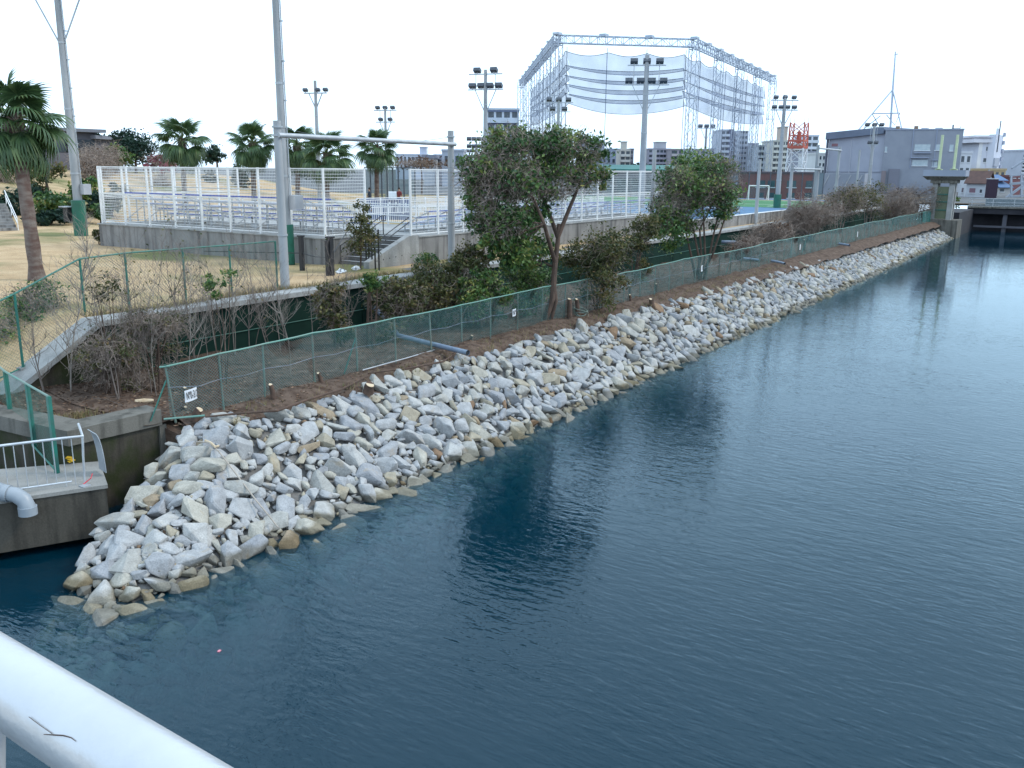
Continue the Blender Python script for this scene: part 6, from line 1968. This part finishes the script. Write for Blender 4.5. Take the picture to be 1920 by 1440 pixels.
for i, (u, v, d, s, lab) in enumerate(((338, 262, 78, 1.05, 'fan palm with a tall top tuft above the white fence'), (470, 268, 78, 0.95, 'fan palm above the white fence left of the tall mast'), (554, 272, 77, 0.92, 'fan palm just right of the tall mast'),
                                      (610, 288, 72, 0.95, 'low broad fan palm under the grey crossbar'), (704, 275, 82, 0.88, 'lone fan palm whose whole trunk shows in the fence gap'))):
    c = at_d(u, v, d)
    zb = float(lawn_h(np.array([c[0]]), np.array([c[1]]))[0])
    zb = min(zb, c[2] - 3) if c[1] > 60 else FIELD
    palm(lab, c[0], c[1], zb, c[2], s * 1.35, 0.24, 10 + i, (0.1, -0.1), 40)

# ---- park trees behind the stands and on the slope
def park_tree(label, u, v, dist, ru, rv, n, leaf, ls=0.16, shape=6, zb=None, trunk=0.16, vine=0, mat='vine', nm='park_tree'):
    c = at_d(u, v, dist)
    if zb is None: zb = float(lawn_h(np.array([c[0]]), np.array([c[1]]))[0])
    zb = min(zb, c[2] - rv * dist / FPX * 0.9)
    rd = random.Random(int(u * 3 + v))
    cl = [ell(u + rd.uniform(-0.6, 0.6) * ru, v + rd.uniform(-0.55, 0.55) * rv, dist + rd.uniform(-0.5, 0.5) * ru * dist / FPX, ru * rd.uniform(0.42, 0.6), rv * rd.uniform(0.42, 0.6), n // shape) for _ in range(shape)]
    st = [[(c[0], c[1], zb - 0.2), (c[0] + 0.1, c[1], (zb + c[2]) / 2), (c[0], c[1], c[2])]]
    t = tree(nm, label, 'tree', (c[0], c[1], zb), st, cl, leaf, ls, 1.0, trunk, None, 'park trees', 'bark')
    if vine: add_tangle(t, cl, vine, 1.6, 0.018, mat)
    return t
PT = [('broad dark wood edge behind the round dark tree', 225, 282, 108, 60, 28, 2600, 'leafpine'), ('dark treetops between the mast and the flat roofed building', 175, 268, 112, 40, 18, 1500, 'leafpine'),
      ('dark ivy clad tree mass on the slope just right of the near palm', 160, 350, 76, 34, 40, 2600, 'leafdark'), ('dusky shrub at the slope foot left of the terrace end', 188, 400, 66, 16, 20, 900, 'leafdark'),
      ('grey leafless tree before the flat roofed park building', 185, 290, 92, 44, 28, 60, 'leafbrown'), ('dark undergrowth on the slope behind the park stair', 45, 385, 70, 40, 34, 2400, 'leafpine'),
      ('low dark hedge at the slope foot left of the mast', 90, 408, 64, 50, 12, 1500, 'leafpine'), ('round dark tree beside the flat roofed park building', 250, 268, 98, 40, 30, 2400, 'leafpine'), ('pink blossoming tree above the left end of the white fence', 300, 308, 92, 26, 18, 900, 'leafpink'),
      ('dark evergreen between the two left palms', 405, 292, 104, 26, 20, 1300, 'leafpine'), ('clipped dark tree seen through the fence near the left palm', 398, 345, 96, 17, 22, 900, 'leafpine'),
      ('clipped dark tree seen through the fence under the second palm', 452, 340, 96, 18, 26, 1000, 'leafpine'), ('thin leafless tree seen through the left fence bays', 295, 350, 90, 20, 24, 60, 'leafbrown'),
      ('dense dark tree behind the far left palm crown', 215, 300, 94, 34, 26, 1700, 'leafdark'), ('brown leafless tree on the slope by the mast', 175, 310, 88, 36, 38, 160, 'leafbrown'),
      ('dark shrub mass on the slope right of the mast', 205, 375, 70, 34, 34, 2000, 'leafpine'), ('dark shrub mass on the slope left of the mast', 105, 380, 68, 46, 30, 2200, 'leafdark'),
      ('yellowish leafy tree on the slope behind the near palm', 85, 335, 72, 40, 40, 1300, 'leafoliv'), ('dark shrub at the left edge under the near palm', 5, 390, 66, 44, 26, 1800, 'leafpine'),
      ('brown twiggy tree at the left edge behind the near palm', -10, 330, 76, 44, 44, 200, 'leafbrown'), ('low scrub on the slope above the mast padding', 150, 400, 66, 30, 16, 900, 'leafoliv'),
      ('grey twiggy treetops beyond the gap in the fences', 790, 306, 150, 70, 8, 300, 'leafbrown'), ('dark hedge behind the low far palm', 610, 318, 100, 60, 12, 1200, 'leafpine'),
      ('dark trees under the brown apartment blocks', 1330, 312, 180, 36, 12, 900, 'leafpine'), ('small dark tree against the long brown block', 1200, 312, 200, 16, 6, 400, 'leafpine')]
for i, (lab, u, v, d, ru, rv, n, lf) in enumerate(PT):
    vine = {'leafbrown': 800, 'leafpink': 200}.get(lf, 0)
    park_tree(lab, u, v, d, ru, rv, n, lf, 0.19 if d < 110 else 0.3, vine=vine)
park_tree('small green tree beside the sluice tower on the bridge end', 1795, 378, 138, 8, 14, 300, 'leafdark', 0.14, 4, zb=3.1, trunk=0.06)

# ================================================================== small things on the bank
def leaf_scatter():
    n = 17000
    x = 11 + 52 * rng.random(n) ** 1.7
    y = rng.uniform(16.2, 22.9, n)
    k = (x > 13.0) | (y > 18.9)
    x, y = x[k], y[k]
    z = bank_h(x, y) + 0.015
    V, F = leaf_geo(np.stack([x, y, z], -1), 0.045 * rng.uniform(0.6, 1.4, len(x)), 0.6)
    V[:, 2] = np.repeat(z, 4) + (V[:, 2] - np.repeat(z, 4)) * 0.35
    tag(add('fallen_leaves', np_mesh('fallen_leaves', V, F, M['leafbrown'], False, rng.uniform(0, 1, len(F)))), 'brown fallen leaves strewn over the earth bank', 'leaves', kind='stuff')
    VV, FF, off = [], [], 0
    for i in range(900):
        x_, y_ = 12.8 + 60 * random.random() ** 1.4, random.uniform(16.4, 22.6)
        if x_ < 13.1 and y_ < 19: continue
        a, ln = random.uniform(0, 6.28), random.uniform(0.2, 0.8)
        z_ = float(bank_h(np.array([x_]), np.array([y_]))[0]) + 0.02
        P = np.array([(x_ + math.cos(a) * ln * t + random.gauss(0, .02), y_ + math.sin(a) * ln * t + random.gauss(0, .02), z_ + random.uniform(0, 0.06)) for t in (0, 0.5, 1)])
        r_ = random.uniform(0.004, 0.011)
        V = np.stack([P + (r_, 0, 0), P + (-r_ * .5, r_, 0.0), P + (0, -r_ * .5, r_)], 1).reshape(-1, 3)
        VV.append(V)
        FF.append(np.array([(k * 3 + e, k * 3 + (e + 1) % 3, k * 3 + 3 + (e + 1) % 3, k * 3 + 3 + e) for k in range(2) for e in range(3)]) + off)
        off += 9
    tag(add('fallen_twigs', np_mesh('fallen_twigs', np.vstack(VV), np.vstack(FF), M['greybark'])), 'grey twigs lying over the earth bank', 'twigs', kind='stuff')
leaf_scatter()
def tufts(name, label, pts, n, h, mat):
    P = np.array(pts)
    i = rng.integers(0, len(P), n)
    c = P[i] + rng.normal(size=(n, 3)) * (0.25, 0.16, 0)
    a = rng.uniform(0, 6.28, n)
    hh = h * rng.uniform(0.4, 1.2, n)
    w_ = 0.012
    dx, dy = np.cos(a) * w_, np.sin(a) * w_
    lx, ly = rng.normal(size=n) * 0.35 * hh, rng.normal(size=n) * 0.35 * hh
    V = np.stack([np.stack([c[:, 0] - dx, c[:, 1] - dy, c[:, 2]], -1), np.stack([c[:, 0] + dx, c[:, 1] + dy, c[:, 2]], -1), np.stack([c[:, 0] + lx, c[:, 1] + ly, c[:, 2] + hh], -1)], 1).reshape(-1, 3)
    tag(add(name, np_mesh(name, V, np.arange(3 * n).reshape(n, 3), M[mat], False, rng.uniform(0, 1, n))), label, 'grass', kind='stuff')
tufts('dry_grass', 'dry grass along the coping of the lawn', [(x, 23.75 + 0.3 * math.sin(x), G) for x in np.arange(14.8, 40, 0.12)], 6000, 0.22, 'drygrass')
tufts('bank_grass', 'thin grass tufts on the earth bank', [(x, 17.2 + 0.5 * math.sin(3 * x) , BANK - 0.05) for x in np.arange(14, 60, 0.5)] + [(11.8, 19.9, BANK), (12.0, 20.1, BANK), (11.6, 20.3, BANK)] * 6, 1400, 0.16, 'drygrass')
STUMPS = [((347, 748), 0.30, 0.05, 'thin pale topped stump beside the first number plate'), ((514, 748), 0.36, 0.065, 'stump at the foot of the third fence post'), ((604, 718), 0.26, 0.06, 'stump at the foot of the fourth fence post'),
          ((367, 800), 0.12, 0.10, 'low orange cut stump at the edge of the stones'), ((339, 788), 0.06, 0.05, 'tiny cut stump beside the low orange one'), ((1068, 597), 0.75, 0.10, 'tall double cut stump beside the leaning tree'),
          ((1084, 594), 0.70, 0.09, 'second tall cut stump beside the leaning tree'), ((1181, 562), 0.62, 0.07, 'cut stump beneath the bush right of the leaning tree'), ((1183, 566), 0.3, 0.06, 'short cut stump under the same bush'),
          ((1230, 549), 0.42, 0.07, 'cut stump standing alone by the middle of the fence'), ((880, 640), 0.18, 0.05, 'small stump near the grey drain pipe mouth'), ((690, 728), 0.10, 0.13, 'broad low stump with spreading roots at the stones'),
          ((1507, 470), 0.8, 0.09, 'reddish cut stump far along the fence'), ((1222, 568), 0.14, 0.12, 'dark round stump lying at the crest of the stones'), ((830, 655), 0.1, 0.05, 'little pale cut stump before the drain pipe')]
for (u, v), h, r_, lab in STUMPS:
    p = at_z(u, v, BANK - 0.02)
    if (u, v) in ((367, 800), (339, 788)): p = at_z(u, v, BANK - 0.3)
    t = thing('tree_stump', lab, 'stump', (p[0], p[1], BANK - 0.05), 'cut stumps on the bank')
    tl = (random.gauss(0, 0.06), random.gauss(0, 0.06))
    MB().tube([(p[0], p[1], BANK - 0.15), (p[0] + tl[0] * 0.5, p[1] + tl[1] * 0.5, BANK + h * 0.5), (p[0] + tl[0], p[1] + tl[1], BANK + h)], [r_ * 1.25, r_, r_ * 0.95], 10).build('stump_bark', M['log'], t, True)
    MB().tube([(p[0] + tl[0], p[1] + tl[1], BANK + h + 0.001), (p[0] + tl[0], p[1] + tl[1] - 0.006, BANK + h + 0.012)], r_ * 0.9, 10).build('cut_face', M['cut'], t)
def drain(label, P, r_, mat='bluepvc'):
    t = thing('drain_pipe', label, 'pipe', P[-1], 'drain pipes from the wall')
    MB().tube(P, r_, 14, False).build('pipe_wall', M[mat], t, True)
    P2 = [np.array(q, float) for q in P[-2:]]
    d = (P2[1] - P2[0]) / np.linalg.norm(P2[1] - P2[0])
    MB().tube([P2[1] - d * 0.5, P2[1] - d * 0.03], r_ * 0.86, 14).build('bore_shade', M['black'], t)  # solid black plug paints the shade inside the open pipe end
    MB().tube([P2[1] - d * 0.06, P2[1]], r_ * 1.06, 14, False).build('pipe_rim', M[mat], t, True)
drain('long grey drain pipe running under the fence to the stones', [(25.3, 22.7, 2.75), (24.9, 22.0, 2.65), (23.9, 20.4, 2.25), (23.75, 20.1, 2.12), (23.3, 18.3, 2.10), (22.9, 16.5, 2.07)], 0.085)
drain('paired drain pipe end pointing at the stones beyond the second tree', [(59.1, 17.9, 2.1), (58.7, 17.3, 2.08), (58.3, 16.8, 2.05)], 0.08)
drain('paired drain pipe lying behind the fence beyond the second tree', [(59.7, 20.0, 2.1), (59.3, 18.8, 2.08)], 0.08)
drain('far drain pipe end beyond the blank white plate', [(77.1, 17.9, 2.1), (76.6, 16.95, 2.05)], 0.09)
for (u, v, lab) in ((1384, 458, 'upright blue drain elbow behind the fence by the many stemmed tree'), (1518, 440, 'upright blue drain elbow behind the fence under the brown tree')):
    p = at_y(u, v, 21.5)
    drain(lab, [(p[0], 22.7, p[2] + 0.1), (p[0], 21.7, p[2] + 0.12), (p[0] + 0.02, 21.5, p[2]), (p[0], 21.45, BANK)], 0.13)
co = thing('wire_coil', 'coil of grey green wire lying by the fence at the leaning tree', 'wire coil', at_z(1089, 592, BANK))
p = ORG[co.name]
for k in range(5):
    rr = 0.30 + 0.03 * math.sin(k * 2.1)
    MB().tube([p + (rr * math.cos(a), rr * 0.9 * math.sin(a) , 0.10 + 0.03 * k + 0.12 * math.sin(a + k) + 0.2 * math.sin(a) * 0.6) for a in np.linspace(0, 6.2, 22)], 0.022, 6).build('wire_turn', M['oldpost'], co, True)
def stick(name, label, cat, px, r_, mat, zf):
    t = thing(name, label, cat, zf(*px[0]))
    MB().tube([zf(*q) for q in px], r_, 7).build('length', M[mat], t, True)
    return t
def on_stone(u, v):
    lo = at_z(u, v, 2.4)
    d = bearing(u, v)
    best = lo
    for k in range(120):
        p = CAM + d * (np.linalg.norm(lo - CAM) / np.linalg.norm(d) + 0.06 * k)
        if p[2] < float(rock_h(p[0], p[1])) + 0.24: return p
    return p
stick('old_rope', 'pale frayed rope trailing down the near stones', 'rope', [(368, 828), (392, 830), (410, 846), (430, 872), (455, 905), (480, 938), (505, 968), (522, 990)], 0.017, 'rope', on_stone)
ry = stick('yellow_strap', 'yellow strap scrap at the head of the rope', 'strap', [(385, 826), (395, 830), (404, 838), (410, 836)], 0.03, 'cut', on_stone)
stick('fallen_log', 'long dark fallen branch along the foot of the river fence', 'branch', [(385, 782), (450, 775), (520, 770), (575, 750), (640, 730), (690, 705)], [0.02, 0.03, 0.035, 0.035, 0.03, 0.015], 'log', lambda u, v: at_z(u, v, BANK + 0.02))
stick('fallen_branch', 'straight fallen branch in front of the drain pipe', 'branch', [(690, 700), (770, 690), (830, 678), (850, 666)], [0.02, 0.03, 0.03, 0.02], 'log', lambda u, v: at_z(u, v, BANK + 0.02))
stick('loose_fence_rail', 'loose green rail lying on the ground below the number plate', 'rail', [(307, 786), (384, 779)], 0.025, 'greenrail', lambda u, v: at_z(u, v, BANK + 0.04))
stick('loose_pipe', 'two loose grey rods lying beside the fence foot', 'rod', [(680, 694), (760, 672), (815, 656)], 0.02, 'galv', lambda u, v: at_z(u, v, BANK + 0.06))
stick('orange_log', 'broken orange piece of wood behind the quay cap', 'wood', [(252, 753), (270, 752), (288, 751)], [0.05, 0.07, 0.04], 'cut', lambda u, v: at_z(u, v, BANK + 0.05))
for u, v, lab in ((640, 512, 'white scrap of litter on the dry grass by the black posts'), (667, 506, 'flat white litter on the dry grass before the stair')):
    p = at_z(u, v, G)
    t = thing('litter_scrap', lab, 'litter', p)
    mb = MB()
    for k in range(5): mb.obox(p + (random.uniform(-.12, .12), random.uniform(-.12, .12), 0.03 + .02 * k), (0.13, 0.02 * k, 0.02), (-0.02, 0.10, 0.01 * k), (0, 0, 0.008))
    mb.build('crumpled_sheet', M['plate'], t)
fp = at_z(411, 1221, 0.0)
tag(MB().obox(fp, (0.03, 0.008, 0), (-0.006, 0.02, 0), (0, 0, 0.012)).build('floating_scrap', pm('pink_scrap', (0.7, 0.25, 0.3), None, 5, 0.6)), 'tiny pink scrap floating on the near water', 'litter')
# overhead cable
tag(MB().tube([(22.25, 24.0, 9.15)] + [(22.25 + 9.85 * t, 24.0, 9.15 - 0.35 * 4 * t * (1 - t)) for t in np.linspace(0.1, 0.9, 9)] + [(32.1, 24.0, 9.15)], 0.008, 4).build('overhead_cable', M['lamp']), 'thin overhead cable sagging between the crossbar frame poles', 'cable')

# ---- two people beyond the blue boxes
def person(label, u, dist, coat, legs, hairc, skin, facing):
    c = at_d(u, 350, dist)
    zb = FIELD
    t = thing('person', label, 'person', (c[0], c[1], zb), 'people beyond the fence gap')
    J = [((0, 0, 0.98), 0.15), ((0, 0, 1.18), 0.14), ((0, 0.0, 1.38), 0.15), ((0, 0, 1.50), 0.07), ((0.01, 0, 1.60), 0.085), ((0.01, 0, 1.70), 0.09),
         ((0, 0.19, 1.40), 0.07), ((0.06, 0.24, 1.14), 0.055), ((0.22, 0.18, 1.02), 0.045), ((0.28, 0.16, 1.0), 0.04),
         ((0, -0.19, 1.40), 0.07), ((0.04, -0.25, 1.14), 0.055), ((0.14, -0.22, 0.93), 0.045), ((0.18, -0.21, 0.87), 0.04),
         ((0, 0.10, 0.90), 0.10), ((0.04, 0.11, 0.50), 0.075), ((-0.02, 0.11, 0.09), 0.05), ((0.14, 0.12, 0.04), 0.045),
         ((0, -0.10, 0.90), 0.10), ((0.0, -0.11, 0.50), 0.075), ((-0.06, -0.11, 0.09), 0.05), ((0.10, -0.12, 0.04), 0.045)]
    E = [(0, 1), (1, 2), (2, 3), (3, 4), (4, 5), (2, 6), (6, 7), (7, 8), (8, 9), (2, 10), (10, 11), (11, 12), (12, 13), (0, 14), (14, 15), (15, 16), (16, 17), (0, 18), (18, 19), (19, 20), (20, 21)]
    me = bpy.data.meshes.new('body')
    me.from_pydata([j[0] for j in J], E, [])
    o = bpy.data.objects.new('body', me)
    COL.objects.link(o)
    bpy.context.view_layer.objects.active = o
    md = o.modifiers.new('skin', 'SKIN')
    for v_, j in zip(me.skin_vertices[0].data, J): v_.radius = (j[1], j[1])
    me.skin_vertices[0].data[0].use_root = True
    o.modifiers.new('sub', 'SUBSURF').levels = 1
    dg = bpy.context.evaluated_depsgraph_get()
    m2 = bpy.data.meshes.new_from_object(o.evaluated_get(dg))
    bpy.data.objects.remove(o)
    for c_ in (coat, legs, skin): m2.materials.append(colour(c_))
    for p_ in m2.polygons:
        z = p_.center.z
        p_.material_index = 2 if z > 1.49 or (abs(p_.center.y) > 0.13 and p_.center.x > 0.17 and 0.8 < z < 1.1) else 1 if z < 0.93 else 0
        p_.use_smooth = True
    b_ = add('body', m2, t)
    b_.location = (0, 0, 0)
    b_.rotation_euler = (0, 0, facing)
    hm = MB()
    hm.tube([(-0.03, 0, 1.62), (-0.03, 0, 1.70), (-0.01, 0, 1.79), (0, 0, 1.815)], [0.085, 0.105, 0.085, 0.03], 12)
    h_ = add('hair', hm.mesh('hair', colour(hairc)), t)
    h_.location = (0, 0, 0)
    h_.rotation_euler = (0, 0, facing)
    return t
person('person in dark clothes standing left of the lone palm trunk', 692, 79, (0.02, 0.03, 0.05), (0.03, 0.03, 0.04), (0.02, 0.015, 0.012), (0.35, 0.22, 0.16), 2.6)
person('person in a red top standing beyond the blue boxes', 748, 80, (0.16, 0.03, 0.03), (0.03, 0.04, 0.05), (0.02, 0.015, 0.012), (0.35, 0.22, 0.16), 3.6)
